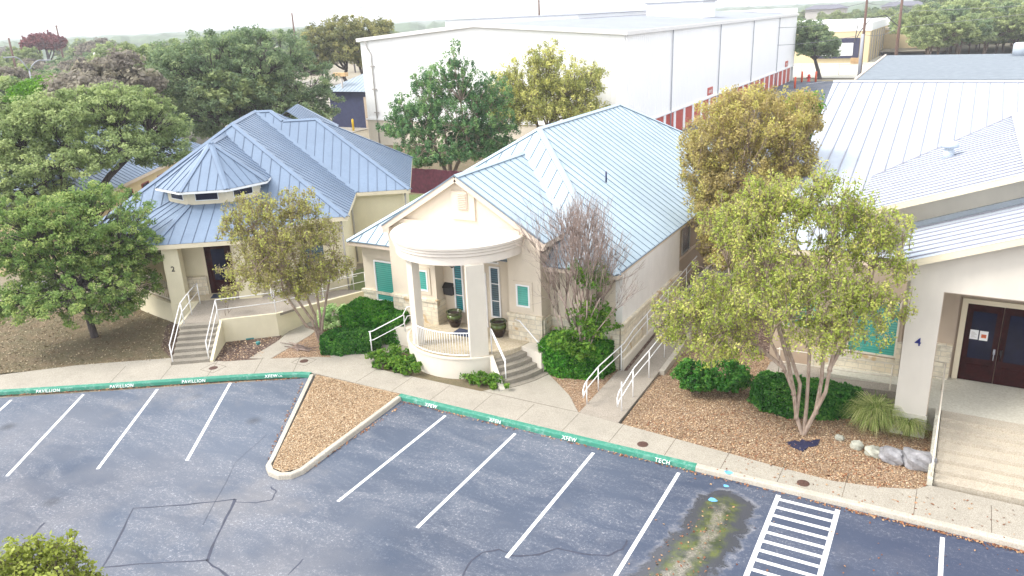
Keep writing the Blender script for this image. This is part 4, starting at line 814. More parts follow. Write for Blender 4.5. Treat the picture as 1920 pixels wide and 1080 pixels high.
for a, b in zip(fs_, fs_[1:]): cap(pr, a[1], a[2], a, b, w=.13)
pr.build('porch_roof', ['slate_blue_metal', 'seam_blue'], **bf)
fa = MB(); V = [octv(PC, PA - .03, k) for k in range(-3, 3)]; fascia(fa, list(zip(V, V[1:])), PZ, .2); fa.prism([octv(PC, PA - .12, k) for k in range(8)], PZ - .16, PZ - .1); fa.build('porch_fascia', 'cream_trim', **bf)
cw = MB(); cw.prism([octv(CC, CA, k) for k in range(8)], 4.9, 5.72); cup = cw.build('cupola', 'cream_trim', **bf)
for k in (-2, -1, 0, 1):
    a, b = octv(CC, CA, k), octv(CC, CA, k + 1); L = math.dist(a, b); u = ((b[0] - a[0]) / L, (b[1] - a[1]) / L); n_ = (u[1], -u[0]); mb = MB(); g2 = MB()
    q = lambda s, o: (a[0] + u[0] * s + n_[0] * o, a[1] + u[1] * s + n_[1] * o)
    mb.prism([q(L * .2, .03), q(L * .8, .03), q(L * .8, 0), q(L * .2, 0)], 5.26, 5.66); wo = mb.build('cupola_window', 'white_paint', parent=cup, frame=FR)
    g2.prism([q(L * .22, .04), q(L * .78, .04), q(L * .78, .031), q(L * .22, .031)], 5.30, 5.62); g2.build('cupola_glass', 'black_glass', parent=cup, frame=FR)
cr = MB(); EA, EZ, AZ = 2.62, 5.8, 7.65; ap_ = (CC[0], CC[1], AZ); fs_ = []
for k in (-2, -1, 0):
    f = [(*octv(CC, EA, k), EZ), (*octv(CC, EA, k + 1), EZ), ap_]; fs_.append(f); roof_face(cr, f, .42, .05)
for s_, k in ((1, 1), (-1, -2)):
    ex = CC[0] + s_ * EA; y_ = octv(CC, EA, 1)[1]; f = [(ex, y_, EZ), (ex, 2.75, EZ), (CC[0], 5.45, AZ), ap_]; fs_.append(f); roof_face(cr, f, .42, .0)
cap(cr, fs_[0][1], ap_, fs_[0], fs_[1], w=.12); cap(cr, fs_[1][1], ap_, fs_[1], fs_[2], w=.12); cap(cr, fs_[2][1], ap_, fs_[2], fs_[3], w=.12); cap(cr, fs_[0][0], ap_, fs_[0], fs_[4], w=.12); cap(cr, ap_, (CC[0], 5.45, AZ), fs_[3], fs_[4], w=.16)
cr.build('cupola_roof', ['slate_blue_metal', 'seam_blue'], parent=cup, frame=FR)
fa = MB(); V = [(CC[0] - EA + .02, 2.75)] + [octv(CC, EA - .02, k) for k in (-2, -1, 0, 1)] + [(CC[0] + EA - .02, 2.75)]; fascia(fa, list(zip(V, V[1:])), EZ, .10); fa.prism([octv(CC, EA - .06, k) for k in range(8)], EZ - .1, EZ - .04); fa.build('cupola_fascia', 'white_paint', parent=cup, frame=FR)
# porch body
pb = MB(); pb.prism([octv((-6.4, 1.75), 3.95, k) for k in range(8)], -.05, 1.1); pb.build('porch_base', 'cream_stucco', **bf)
pf = MB(); pf.prism([octv((-6.4, 1.75), 3.85, k) for k in range(8)], 1.05, 1.115); pf.build('porch_floor', 'porch_tile', **bf)
iw = MB(); iw.prism([octv((-6.4, 1.9), 2.95, k) for k in range(8)], 1.1, 3.88); iw.build('porch_wall', 'cream_stucco', **bf)
for a, b in ((-8.05, -7.35), (-5.0, -4.0)):
    cl = MB(); cl.box(a, b, -2.25, -1.7, -.05, 3.88); cl.box(a - .02, b + .02, -2.27, -1.7, -.05, 1.12); cl.build('column', 'cream_stucco', **bf)
for k in (-2, 1):
    v = octv((-6.4, 1.75), 3.75, k); cl = MB(); cl.prism([(v[0] - .3, v[1] - .3), (v[0] + .3, v[1] - .3), (v[0] + .3, v[1] + .3), (v[0] - .3, v[1] + .3)], 1.0, 3.88); cl.build('column', 'cream_stucco', **bf)
sp = MB(); sp.prism([octv((-6.4, 1.9), 3.1, k) for k in (-1,)] + [(-6.62, -1.17), (-6.62, -1.0), (-7.4, -.95)], 1.1, 1.95); sp.box(-7.5, -6.6, -1.30, -.9, 1.1, 2.0); sp.build('stone_pier', 'limestone_angled', **bf)
dr = MB(); dr.box(-6.55, -5.35, -1.12, -1.0, 1.115, 3.45); do = dr.build('door', 'dark_wood', **bf)
dg_ = MB(); dg_.box(-6.25, -5.65, -1.14, -1.11, 1.75, 3.25); dg_.build('pane', 'black_glass', parent=do, frame=FR)
dt = MB(); dt.box(-6.68, -6.55, -1.15, -1.0, 1.115, 3.6); dt.box(-5.35, -5.22, -1.15, -1.0, 1.115, 3.6); dt.box(-6.68, -5.22, -1.15, -1.0, 3.45, 3.6); dt.build('door_surround', 'cream_trim', parent=do, frame=FR)
window(B2, wpt(-7.95 + .05, -.88, 1.75), (math.cos(A2 - PI / 4), math.sin(A2 - PI / 4)), (-math.sin(PI / 4 - A2), -math.cos(PI / 4 - A2)), .85, 1.8, 'black_glass', 'cream_trim') if False else None
a, b = octv((-6.4, 1.9), 2.95, -2), octv((-6.4, 1.9), 2.95, -1); L = math.dist(a, b); u = ((b[0] - a[0]) / L, (b[1] - a[1]) / L); n_ = (u[1], -u[0])
def loc2w(v): return (v[0] * math.cos(A2) - v[1] * math.sin(A2), v[0] * math.sin(A2) + v[1] * math.cos(A2))
window(B2, wpt(a[0] + u[0] * L * .45, a[1] + u[1] * L * .45, 1.6), loc2w(u), loc2w(n_), .95, 2.0, 'black_glass', 'cream_trim')
a, b = octv((-6.4, 1.9), 2.95, 0), octv((-6.4, 1.9), 2.95, 1); u2 = ((b[0] - a[0]) / L, (b[1] - a[1]) / L); n2 = (u2[1], -u2[0])
window(B2, wpt(a[0] + u2[0] * L * .25, a[1] + u2[1] * L * .25, 1.6), loc2w(u2), loc2w(n2), 1.1, 1.9, 'black_glass', 'cream_trim')
window(B2, wpt(-2.6, .4, 1.3), UW, (-UD[0], -UD[1]), 1.3, 1.8, 'slate_blind', 'cream_trim')
nm = text_mesh('number', '2', .34, 'number_black', B2); p = wpt(-7.68, -2.275, 2.75)
nm.matrix_basis = rot_cols((*UW, 0), (0, 0, 1), (-UD[0], -UD[1], 0), (p[0] - B2.location[0], p[1] - B2.location[1], p[2]))
# stairs, landing and ramp wall of the left building
for k in range(7):
    s_ = MB(); s_.box(-6.82, -5.28, -7.1 + .30 * k, -4.9, -.05, .15 + .136 * (k + 1)); s_.v = [(p[0] + .0, p[1], p[2] - .002 * (6 - k)) for p in s_.v]; s_.build('step', 'step_concrete', **bf)
sw = MB(); sw.prism([(-6.84, -5.0), (-5.2, -5.0), (-2.95, -4.75), (-2.2, -4.1), (-3.0, -2.0), (-6.84, -2.0)], 1.0, 1.108); sw.build('landing', 'ramp_concrete', **bf)
rw_ = MB(); rw_.prism([(-5.27, -7.15), (-5.15, -7.15), (-5.15, -4.95), (-5.27, -4.95)], -.05, lambda p: .24 + .92 * (p[1] + 7.15) / 2.2)
rw_.prism([(-5.2, -5.02), (-2.93, -4.78), (-2.98, -4.65), (-5.2, -4.9)], -.05, 1.16)
rw_.prism([(-2.93, -4.78), (.75, -.25), (.65, -.17), (-2.98, -4.65)], -.05, lambda p: 1.16 - .75 * max(0, (p[0] + 2.95)) / 3.7)
rw_.build('ramp_wall', 'cream_stucco', **bf); rw_ = MB(); rw_.box(-6.95, -6.83, -5.0, -2.2, -.05, 1.1); rw_.build('landing_wall', 'cream_stucco', **bf)
rs = MB(); kk = [(-2.95, -4.7, 1.1), (.68, -.2, .32), (-.5, .35, .32), (-3.0, -2.4, 1.1)]; slab(rs, kk); rs.build('ramp', 'ramp_concrete', **bf)
def lp(a, b, z): q = wpt(a, b, z); return q
rail('handrail', 'white two-bar handrail on the left of the left building stairs', [lp(-6.75, -7.05, 1.0), lp(-6.72, -5.05, 2.05), lp(-6.7, -4.0, 2.1), lp(-6.7, -2.5, 2.1)], [(lp(-6.75, -7.05, .15), 1.02), (lp(-6.72, -5.0, 1.0), 2.05), (lp(-6.7, -3.9, 1.1), 2.1), (lp(-6.7, -2.5, 1.1), 2.1)], low=.40)
rail('handrail', 'white two-bar handrail between the left building stairs and the ramp', [lp(-5.35, -7.0, 1.0), lp(-5.3, -4.95, 2.05), lp(-2.95, -4.65, 2.08)] + [lp(-2.95 + t * 3.5, -4.65 + t * 4.3, 2.08 - .72 * t) for t in (.35, .7, 1)], [(lp(-5.35, -7.0, .15), 1.02), (lp(-5.3, -4.95, 1.1), 2.05), (lp(-2.95, -4.65, 1.1), 2.06), (lp(-1.2, -2.5, .75), 1.72), (lp(.55, -.35, .35), 1.36)], low=.45)
rail('handrail', 'white two-bar handrail along the wall side of the left building ramp', [lp(-3.4, -3.0, 2.05), lp(-1.7, -1.6, 1.8), lp(-.2, .15, 1.45), lp(.1, .45, 1.4)], [(lp(-3.4, -3.0, 1.0), 2.05), (lp(-1.7, -1.6, .6), 1.8), (lp(-.1, .25, .3), 1.43)], low=.45)
br_ = thing('porch_railing', 'cream baluster railing on the left side of the cupola porch', 'railing', wpt(*octv((-6.4, 1.75), 3.8, -2)))
a, b = octv((-6.4, 1.75), 3.8, -2), octv((-6.4, 1.75), 3.8, -1); mb = MB()
for z in (1.22, 2.0): mb.beam((*a, z), (*b, z), .05, .05)
mb.build('rail_bars', 'cream_paint', br_, frame=FR)
for k in range(1, 18): t = k / 18; q = (a[0] + (b[0] - a[0]) * t, a[1] + (b[1] - a[1]) * t); mb = MB(); mb.beam((*q, 1.2), (*q, 2.0), .025, .025, up=(0, 1, 0)); mb.build('baluster', 'cream_paint', br_, frame=FR)
mt = MB(); mt.prism([(-6.4, -1.9), (-5.5, -1.9), (-5.5, -1.3), (-6.4, -1.3)], 1.12, 1.135); tag(mt.build('doormat', 'navy_mat', frame=FR), 'dark blue doormat at the brown door of the cupola building', 'doormat')
# utility lids in the mulch
for px, py, nm_, m_, lb in ((467, 634, 'valve_box', 'teal_cover', 'teal square valve box lid in the dark mulch'), (484, 645, 'pipe_cap', 'teal_cover', 'small teal pipe cap beside the side path')):
    p = at(px, py, .14); mb = MB()
    if nm_ == 'valve_box': mb.prism([(p[0] - .24, p[1] - .06), (p[0] + .05, p[1] - .2), (p[0] + .26, p[1] + .04), (p[0] - .02, p[1] + .2)], .12, .19)
    else: mb.lathe((p[0], p[1], .12), [(.09, 0), (.09, .12), (.07, .13)], 14)
    tag(mb.build(nm_, m_, bevel=.01), lb, 'utility cover')

# ------------------------------------------------------------------ far-left office building behind the oaks
e0, e1 = at(236, 343, 4.0), at(338, 294, 4.0); du = (e1 - e0)[:2]; LL = np.linalg.norm(du); du /= LL; ang1 = math.atan2(du[1], du[0]); F1 = ((e0[0], e0[1]), ang1)
B1 = thing('office_building', 'office with slate-blue roof and brown windows hidden behind the left oaks', 'building', e0 * [1, 1, 0]); f1 = dict(parent=B1, frame=F1)
wl = MB(); wl.box(-5, LL + 5, .45, 12, -.1, 3.9); wl.build('wall', 'dock_wall', **f1)
rf = MB(); G_ = {'f': [(-5.5, 0, 4), (LL + 5.5, 0, 4), (LL - .7, 6.2, 8.1), (.7, 6.2, 8.1)], 'l': [(-5.5, 0, 4), (-5.5, 12.4, 4), (.7, 6.2, 8.1)], 'r': [(LL + 5.5, 0, 4), (LL + 5.5, 12.4, 4), (LL - .7, 6.2, 8.1)], 'b': [(-5.5, 12.4, 4), (LL + 5.5, 12.4, 4), (LL - .7, 6.2, 8.1), (.7, 6.2, 8.1)]}
for k in G_: roof_face(rf, G_[k], .5)
rf.build('roof', ['slate_blue_metal', 'seam_blue'], **f1); fa = MB(); fascia(fa, [((-5.5, .03), (LL + 5.5, .03)), ((-5.47, 0), (-5.47, 12.4))], 4.0, .2); fa.build('fascia', 'fascia_paint', **f1)
for s_ in (.5, 3.2, 6.0):
    q = e0[:2] + du * s_ + np.array([-du[1], du[0]]) * .45; window(B1, (q[0], q[1], 1.6), du, (du[1], -du[0]), 1.2, 1.7, 'black_glass', 'brick_red')

# ------------------------------------------------------------------ right office building, number 4
B4 = thing('office_building', 'pale office with silver metal roofs, double dark doors and column numbered 4', 'building', (1.5, 32, 0))
wl = MB(); wl.box(-5.3, 9.5, 28.2, 52, -.1, 4.9)
def gwall(mb, y0, y1, pts): k = len(pts); mb.add([(x, y0, z) for x, z in pts] + [(x, y1, z) for x, z in pts], [list(range(k)), list(range(k, 2 * k))[::-1]] + [[(i + 1) % k, i, k + i, k + (i + 1) % k] for i in range(k)])
gwall(wl, 28.2, 29.5, [(-2.45, 4.5), (6.45, 4.5), (6.45, 6.2), (2.0, 7.72), (-2.45, 6.2)])
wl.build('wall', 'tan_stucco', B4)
ug = MB(); gwall(ug, 28.16, 28.21, [(-2.45, 4.6), (6.45, 4.6), (6.45, 6.15), (2.0, 7.68), (-2.45, 6.15)]); ug.build('upper_gable_wall', 'grey_stucco', B4)
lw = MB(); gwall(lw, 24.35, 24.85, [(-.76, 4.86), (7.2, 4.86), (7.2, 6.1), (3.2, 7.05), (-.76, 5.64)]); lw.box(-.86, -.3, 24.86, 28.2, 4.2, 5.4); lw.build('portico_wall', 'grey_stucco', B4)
cl = MB(); cl.box(-.76, .12, 24.35, 24.85, .85, 4.86); cl.build('column', 'grey_stucco', B4)
cl = MB(); cl.box(-.80, .16, 24.31, 24.89, -.1, .86); cl.build('column_base', 'pale_concrete', B4)
cs = MB(); cs.box(.121, .14, 24.37, 24.85, .9, 4.86); cs.box(.14, 7, 24.4, 24.85, 4.82, 4.858); cs.build('shade_tone_reveal', 'tan_stucco', B4)  # darker tan skin on column side and lintel underside paints in their shade
rf = MB(); MR = [(-6.15, 44.7, 8.93), (10.15, 44.7, 8.93), (10.0, 27.6, 4.75), (-5.45, 27.6, 4.75)]
n_ = roof_face(rf, MR, .56, .28, rw=.03, rh=.05); MRb = [(-6.15, 44.7, 8.93), (10.15, 44.7, 8.93), (10.3, 60, 5.2), (-6.3, 60, 5.2)]; roof_face(rf, MRb, .56, .28); cap(rf, (-6.15, 44.7, 8.93), (10.15, 44.7, 8.93), MR, MRb, w=.22)
UG0 = [(2.05, 27.2, 7.95), (2.05, 40.75, 7.95), (-2.9, 33.7, 6.22), (-2.9, 27.2, 6.22)]; UG1 = [(2.05, 27.2, 7.95), (2.05, 40.75, 7.95), (7.0, 33.7, 6.22), (7.0, 27.2, 6.22)]
roof_face(rf, UG0, .5, .1, rw=.034, rh=.04); roof_face(rf, UG1, .46, .1, rw=.028, rh=.04); cap(rf, (2.05, 27.2, 7.95), (2.05, 40.7, 7.95), UG0, UG1, w=.28)
LG0 = [(3.3, 23.95, 7.30), (3.3, 28.2, 7.30), (-1.1, 28.2, 5.72), (-1.1, 23.95, 5.72)]; LG1 = [(3.3, 23.95, 7.30), (3.3, 28.2, 7.30), (7.7, 28.2, 5.72), (7.7, 23.95, 5.72)]
roof_face(rf, LG0, .5, .3, rw=.034, rh=.04); roof_face(rf, LG1, .46, .3); cap(rf, (3.3, 23.95, 7.30), (3.3, 28.2, 7.30), LG0, LG1, w=.25)
rf.cur = 1; rf.beam((-2.9, 33.7, 6.24), (2.05, 40.75, 7.97), .05, .03, up=(0, -.3, 1))
rf.build('roof', ['silver_metal', 'seam_pale'], B4)
fl_ = MB(); fl_.beam((-1.05, 28.1, 5.80), (3.3, 28.1, 7.37), .14, .16); fl_.build('flashing', 'silver_metal', B4)
fa = MB()
for a, b in (((-2.9, 27.24, 6.11), (2.05, 27.24, 7.84)), ((2.05, 27.24, 7.84), (7.0, 27.24, 6.11)), ((-1.1, 23.99, 5.61), (3.3, 23.99, 7.19)), ((3.3, 23.99, 7.19), (7.7, 23.99, 5.61)), ((-5.45, 27.64, 4.64), (-2.9, 27.64, 4.64)), ((-5.42, 27.6, 4.64), (-6.12, 44.7, 8.8)), ((-1.06, 24.0, 5.60), (-1.06, 28.2, 5.60)), ((-2.86, 27.2, 6.1), (-2.86, 33.5, 6.1))): fa.beam(a, b, .06, .2)
fa.box(-1.15, -.76, 24.0, 24.3, 5.2, 5.55); fa.build('fascia', 'cream_trim', B4)
so = MB(); so.add([(-1.1, 24.0, 5.62), (3.3, 24.0, 7.2), (3.3, 24.4, 7.2), (-1.1, 24.4, 5.62)], [[0, 3, 2, 1]]); so.add([(-2.9, 27.25, 6.12), (2.05, 27.25, 7.85), (2.05, 28.2, 7.85), (-2.9, 28.2, 6.12)], [[0, 3, 2, 1]]); so.build('soffit', 'cream_trim', B4)
# portico interior
pf = MB(); pf.box(.45, 9, 24.9, 28.2, -.1, .90); pf.box(-3.2, .45, 26.2, 28.2, -.1, .90); pf.build('porch_floor', 'pale_concrete', B4)
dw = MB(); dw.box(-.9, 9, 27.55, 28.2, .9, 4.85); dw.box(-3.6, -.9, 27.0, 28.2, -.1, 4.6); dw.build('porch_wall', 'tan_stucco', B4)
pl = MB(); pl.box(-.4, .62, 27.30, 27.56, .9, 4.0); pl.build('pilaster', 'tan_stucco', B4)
st = MB(); st.box(-.42, .60, 27.22, 27.32, .9, 2.05); st.box(-.46, .60, 27.18, 27.34, 2.05, 2.14); st.build('stone_veneer', 'limestone_front', B4); st = MB(); st.box(-3.62, -.88, 26.9, 27.01, .3, 1.45); st.box(-1.0, -.86, 26.86, 27.01, .3, 2.1); st.build('stone_veneer', 'limestone_front', B4)
dd = MB(); dd.box(.70, .86, 27.44, 27.56, .9, 3.72); dd.box(.86, 3.2, 27.445, 27.555, 3.56, 3.72); dd.build('door_surround', 'cream_trim', B4)
for k, xx in enumerate((.87, 1.88)):
    d_ = MB(); d_.box(xx, xx + .985, 27.46, 27.54, .92, 3.55); do = d_.build('door', 'dark_wood', B4)
    d_ = MB(); d_.box(xx + .17, xx + .82, 27.44, 27.465, 1.72, 3.32); d_.build('pane', 'black_glass', do)
    d_ = MB(); d_.box(xx + .17, xx + .82, 27.435, 27.46, 1.08, 1.50); d_.box(xx + .24, xx + .75, 27.425, 27.44, 1.16, 1.42); d_.build('panel', 'dark_wood', do)
    d_ = MB(); hx = xx + (.90 if k == 0 else .08); d_.box(hx - .03, hx + .03, 27.40, 27.46, 1.95, 2.12); d_.tube([(hx, 27.38, 1.75), (hx, 27.38, 2.0)], .015, 6); d_.build('handle', 'pole_grey' if k == 0 else 'black_metal', do)
window(B4, (-2.55, 27.0, 1.5), (1, 0), (0, -1), 1.55, 2.0, 'teal_blind', 'cream_paint')
window(B4, (-4.9, 28.2, 1.6), (1, 0), (0, -1), 1.2, 1.7, 'teal_blind', 'cream_paint')
nm = text_mesh('number', '4', .36, 'number_blue', B4); nm.matrix_basis = rot_cols((1, 0, 0), (0, 0, 1), (0, -1, 0), (-.36 - 1.5, 24.335 - 32, 3.22))
for i, (a, m_, lb) in enumerate(((1.03, 'paper', 'plain white notice sheet taped to the left dark door'), (1.30, 'paper', 'white notice sheet with orange picture taped to the dark door'))):
    mb = MB(); mb.box(a, a + .235, 27.425, 27.438, 2.38 - .01 * i, 2.70 - .01 * i); 
    if i == 1: mb.cur = 1; mb.box(a + .05, a + .19, 27.42, 27.426, 2.46, 2.58)
    else:
        mb.cur = 2
        for k in range(6): mb.box(a + .04, a + .19 - .03 * (k % 3), 27.422, 27.426, 2.44 + .035 * k, 2.452 + .035 * k)
    tag(mb.build('notice', ['paper', 'paper_orange', 'trim_grey']), lb, 'notice')
for k in range(7):      # wide stairs
    s_ = MB(); s_.box(.52 + .0, 9, 21.75 + .44 * k, 24.95, -.05, .15 + .107 * (k + 1)); s_.v = [(p[0], p[1], p[2] - .0015 * (6 - k)) for p in s_.v]; s_.build('step', 'step_pale', B4)
ck = MB()
for k in range(7): ck.box(.36, .50, 21.65 + .45 * k, 21.65 + .45 * (k + 1), -.05, .22 + .107 * (k + 1))
ck.box(.10, .46, 24.9, 26.2, -.1, .92); ck.build('step_cheek', 'pale_concrete', B4)
wlb = MB(); wlb.beam((2.05 + .0, 24.3, 6.0), (2.5, 24.3, 6.0), .12, .12); wlb.build('wall_light', 'trim_grey', B4)
vt = MB(); v_ = (-.35, 33.8, 7.1); vt.lathe((v_[0], v_[1], v_[2] - .1), [(.19, 0), (.19, .36), (.16, .38), (.16, .48), (.30, .48), (.33, .57), (.2, .70), (.02, .71)], 20); vt.build('roof_vent', 'silver_metal', B4)
rail('handrail', 'cream handrail at the left edge of the wide steps by column 4', [(.44, 21.75, 1.0), (.46, 24.7, 1.85), (.46, 26.3, 1.88), (.0, 26.35, 1.88)], [((.44, 21.8, .2), 1.0), ((.46, 24.7, .9), 1.85), ((.46, 26.3, .9), 1.88)], low=.5, mat='cream_paint')
rail('handrail', 'cream two-bar handrail in front of the right building window', [(-4.6, 25.75, 1.7), (-2.3, 25.75, 1.75), (-.95, 25.75, 1.8)], [((x_, 25.75, .5), 1.76) for x_ in (-4.5, -2.9, -1.0)], low=.45, mat='cream_paint')
rw2 = MB(); slab(rw2, [(-5.0, 25.65, .62), (-.8, 25.65, .9), (-.8, 27.0, .9), (-5.0, 27.0, .62)]); rw2.build('entry_ramp', 'ramp_concrete', B4)

# ------------------------------------------------------------------ storage warehouse
plain('roof_felt', (.17, .20, .23), .9, .15, 1.5)
WH = thing('storage_warehouse', 'huge white storage warehouse with red roller doors', 'building', (-43, 105, 0))
wx0, wx1, wy0, wy1, wxm = -57.6, -27.3, 68.9, 148.5, -43.0
wl = MB(); gwall(wl, wy0, wy0 + .3, [(wx0, -.1), (wx1, -.1), (wx1, 10.95), (wxm, 12.05), (wx0, 11.05)]); wl.box(wx1 - .3, wx1, wy0 + .3, wy1, 2.55, 10.95); wl.box(wx0, wx0 + .3, wy0 + .3, wy1, -.1, 11.0)
wl.box(wx1 - .3, wx1, wy1 - .3, wy1, -.1, 2.55); wl.box(wx0, wx1, wy1, wy1 + .3, -.1, 12.0)
for k in range(150): wl.box(wx1, wx1 + .02, wy0 + .2 + k * .53, wy0 + .3 + k * .53, 2.6, 10.9)
for k in range(57): wl.box(wx0 + .2 + k * .53, wx0 + .28 + k * .53, wy0 - .02, wy0, 2.9, 11.0)
wl.build('wall', 'warehouse_white', WH)
ld = MB(); ld.box(wx0 - .12, wx1 + .1, wy0 - .14, wy0 - .03, 2.62, 2.8); ld.box(wx1 + .01, wx1 + .14, wy0, wy1, 2.4, 2.56); ld.build('ledge', 'warehouse_white', WH)
bp = MB(); bp.box(wx0 - .02, wx1, wy0 - .03, wy0 - .003, -.1, 2.6); bp.build('lower_wall', 'cream_paint', WH)
rf = MB(); rf.poly([(wxm, wy0 - .3, 12.2), (wx1 + .3, wy0 - .3, 11.02), (wx1 + .3, wy1, 11.02), (wxm, wy1, 12.2)]); rf.poly([(wx0 - .3, wy0 - .3, 11.12), (wxm, wy0 - .3, 12.2), (wxm, wy1, 12.2), (wx0 - .3, wy1, 11.12)]); rf.build('roof', 'warehouse_grey', WH)
gt = MB(); gt.beam((wx1 + .22, wy0 - .35, 10.95), (wx1 + .22, wy1, 10.95), .28, .34); gt.beam((wxm, wy0 - .22, 12.13), (wx1 + .3, wy0 - .22, 10.98), .2, .36); gt.beam((wx0 - .3, wy0 - .22, 11.05), (wxm, wy0 - .22, 12.13), .2, .36); gt.beam((wx0 - .2, wy0, 11.0), (wx0 - .2, wy1, 11.0), .28, .34); gt.build('gutter', 'gutter_white', WH)
for y in (68.95, 81.9, 100, 117, 134): mb = MB(); mb.tube([(wx1 + .16, y, 10.8), (wx1 + .1, y, 2.5), (wx1 + .1, y, .0)], .07, 6); mb.build('downspout', 'pole_grey' if y > 80 else 'warehouse_white', WH)
mb = MB(); mb.tube([(wx0 + .9, wy0 - .3, 11.0), (wx0 + 1.0, wy0 - .12, 10.2), (wx0 + 1.4, wy0 - .1, 9.6), (wx0 + 1.4, wy0 - .1, 0)], .07, 6)
for z in (8.3, 5.9, 3.4): mb.box(wx0 + 1.1, wx0 + 1.7, wy0 - .16, wy0 - .02, z, z + .1)
mb.build('downspout', 'dark_grey_metal' if 'dark_grey_metal' in MATS else 'trim_grey', WH)
y = wy0 + 2
while y < wy1 - 3:
    mb = MB(); mb.box(wx1 - .28, wx1 - .12, y, y + 2.6, 0, 2.3)
    for q in range(12): mb.box(wx1 - .13, wx1 - .10, y, y + 2.6, .08 + q * .19, .2 + q * .19)
    mb.build('roller_door', 'roller_red', WH); mb = MB(); mb.box(wx1 - .3, wx1 - .05, y + 2.6, y + 3.3, -.1, 2.55); mb.box(wx1 - .3, wx1 - .05, y, y + 2.6, 2.3, 2.55); mb.build('door_pier', 'warehouse_white', WH); y += 3.3
for yy in (96.5, 142.0):
    p = (wx1 + .05, yy, 3.2); o = thing('wall_sign', 'small red sign with white word on the warehouse, %s' % ('near end above the bronze tree' if yy < 100 else 'far end near the hydrant'), 'sign', p)
    mb = MB(); mb.box(wx1 + .01, wx1 + .08, yy - .9, yy + 1.2, 2.75, 3.65); mb.build('board', 'roller_red', o)
    tm = text_mesh('lettering', 'only', .75, 'white_paint', o); tm.matrix_basis = rot_cols((0, 1, 0), (0, 0, 1), (1, 0, 0), (.04, .15, .0))
rb = MB(); rb.box(wxm - 19, wxm + .5, 92, 146, 11.5, 12.62); rb.build('upper_storey', 'warehouse_white', WH)
rb = MB(); rb.poly([(wxm - 19.3, 91.7, 12.64), (wxm + .8, 91.7, 12.64), (wxm + .8, 146, 12.74), (wxm - 19.3, 146, 12.74)]); rb.build('upper_roof', 'warehouse_grey', WH)
p = at(1215, 30, 11.75); lb = MB(); bx, by = -40.5, 112.0
q0, q1 = at_dist(1217, 32, (bx, by)), at_dist(1335, 32, (bx, by)); lb = MB(); lb.box(q0[0], q0[0] + 8.0, q0[1] - 1, q0[1] + 5, 11.2, 13.55); lb.build('lift_housing', 'warehouse_white', WH); lb = MB(); lb.box(q0[0] - .2, q0[0] + 8.2, q0[1] - 1.2, q0[1] + 5.2, 13.55, 13.7); lb.build('lift_housing_roof', 'warehouse_grey', WH)
rh = MB(); p = at_dist(1115, 46, (-40, 96)); rh.box(p[0] - 1.5, p[0] + 1.3, p[1] - 1, p[1] + 1, p[2] - .9, p[2] + .1); rh.box(p[0] - 1.7, p[0] + 1.5, p[1] - 1.2, p[1] + 1.2, p[2] + .1, p[2] + .3); rh.build('roof_hatch', 'brick_red', WH)
for px, py in ((984, 37), (1083, 32)):
    p = at_dist(px, py, (-45, 100)); mb = MB(); mb.lathe((p[0], p[1], p[2] - .6), [(.25, 0), (.25, .5), (.45, .5), (.4, .8), (.1, .9)], 12); mb.build('roof_vent', 'trim_grey', WH)
# ------------------------------------------------------------------ grey-roofed building and others beyond
GB = thing('low_building', 'low building with wide grey roof behind the silver roof', 'building', (5, 107, 0)); mb = MB(); mb.box(-10.2, 24, 92, 122.6, -.1, 4.9); mb.build('wall', 'cream_paint', GB)
mb = MB(); mb.poly([(-10.5, 91.6, 4.96), (25, 91.6, 4.96), (25, 123, 5.5), (-10.5, 123, 5.5)]); mb.build('roof', 'roof_felt', GB) if 'roof_felt' in MATS else mb.build('roof', 'grey_metal', GB)
mb = MB(); mb.beam((-10.5, 91.6, 4.95), (-10.5, 123, 5.5), .2, .25); mb.build('fascia', 'fascia_paint', GB)
q = at_dist(1912, 120, (8, 120)); mb = MB(); mb.lathe((q[0], q[1], 5.4), [(1.0, 0), (1.0, 1.4), (.8, 1.6)], 16); mb.build('roof_fan', 'silver_metal', GB)
DK = thing('dock_building', 'cream loading-dock building with white parapet', 'building', (-40, 200, 0))
mb = MB(); mb.box(-62, -19.7, 190, 230, -.1, 6.6); mb.build('wall', 'dock_wall', DK); mb = MB(); mb.box(-62.2, -19.5, 189.8, 230.2, 6.6, 8.3); mb.build('parapet', 'warehouse_white', DK)
mb = MB(); mb.box(-19.7, -6.0, 222, 245, -.1, 5.6); mb.build('rear_wing', 'dock_wall', DK); mb = MB(); mb.box(-19.7, -5.8, 221.8, 245, 5.6, 6.0); mb.build('rear_parapet', 'cream_paint', DK)
dk = at_dist(1575, 90, (-26, 190)); cx_ = dk[0] - .4; mb = MB(); mb.box(cx_ - 4.5, cx_ + 4.3, 189.5, 190, 1.0, 5.2); do = mb.build('dock_surround', 'dock_black', DK)
mb = MB(); mb.box(cx_ - 3.2, cx_ + 3.1, 189.4, 189.49, 1.6, 4.2); mb.build('dock_door', 'white_paint', do)
for k in range(6): mb = MB(); mb.box(-19.65, -19.5, 193 + k * 5, 193.3 + k * 5, 0, 6.4); mb.build('wall_post', 'trim_grey', DK)
mb = MB(); mb.box(-23.5, -22.7, 189.8, 190.0, 4.2, 4.8); mb.build('wall_light', 'trim_grey', DK)
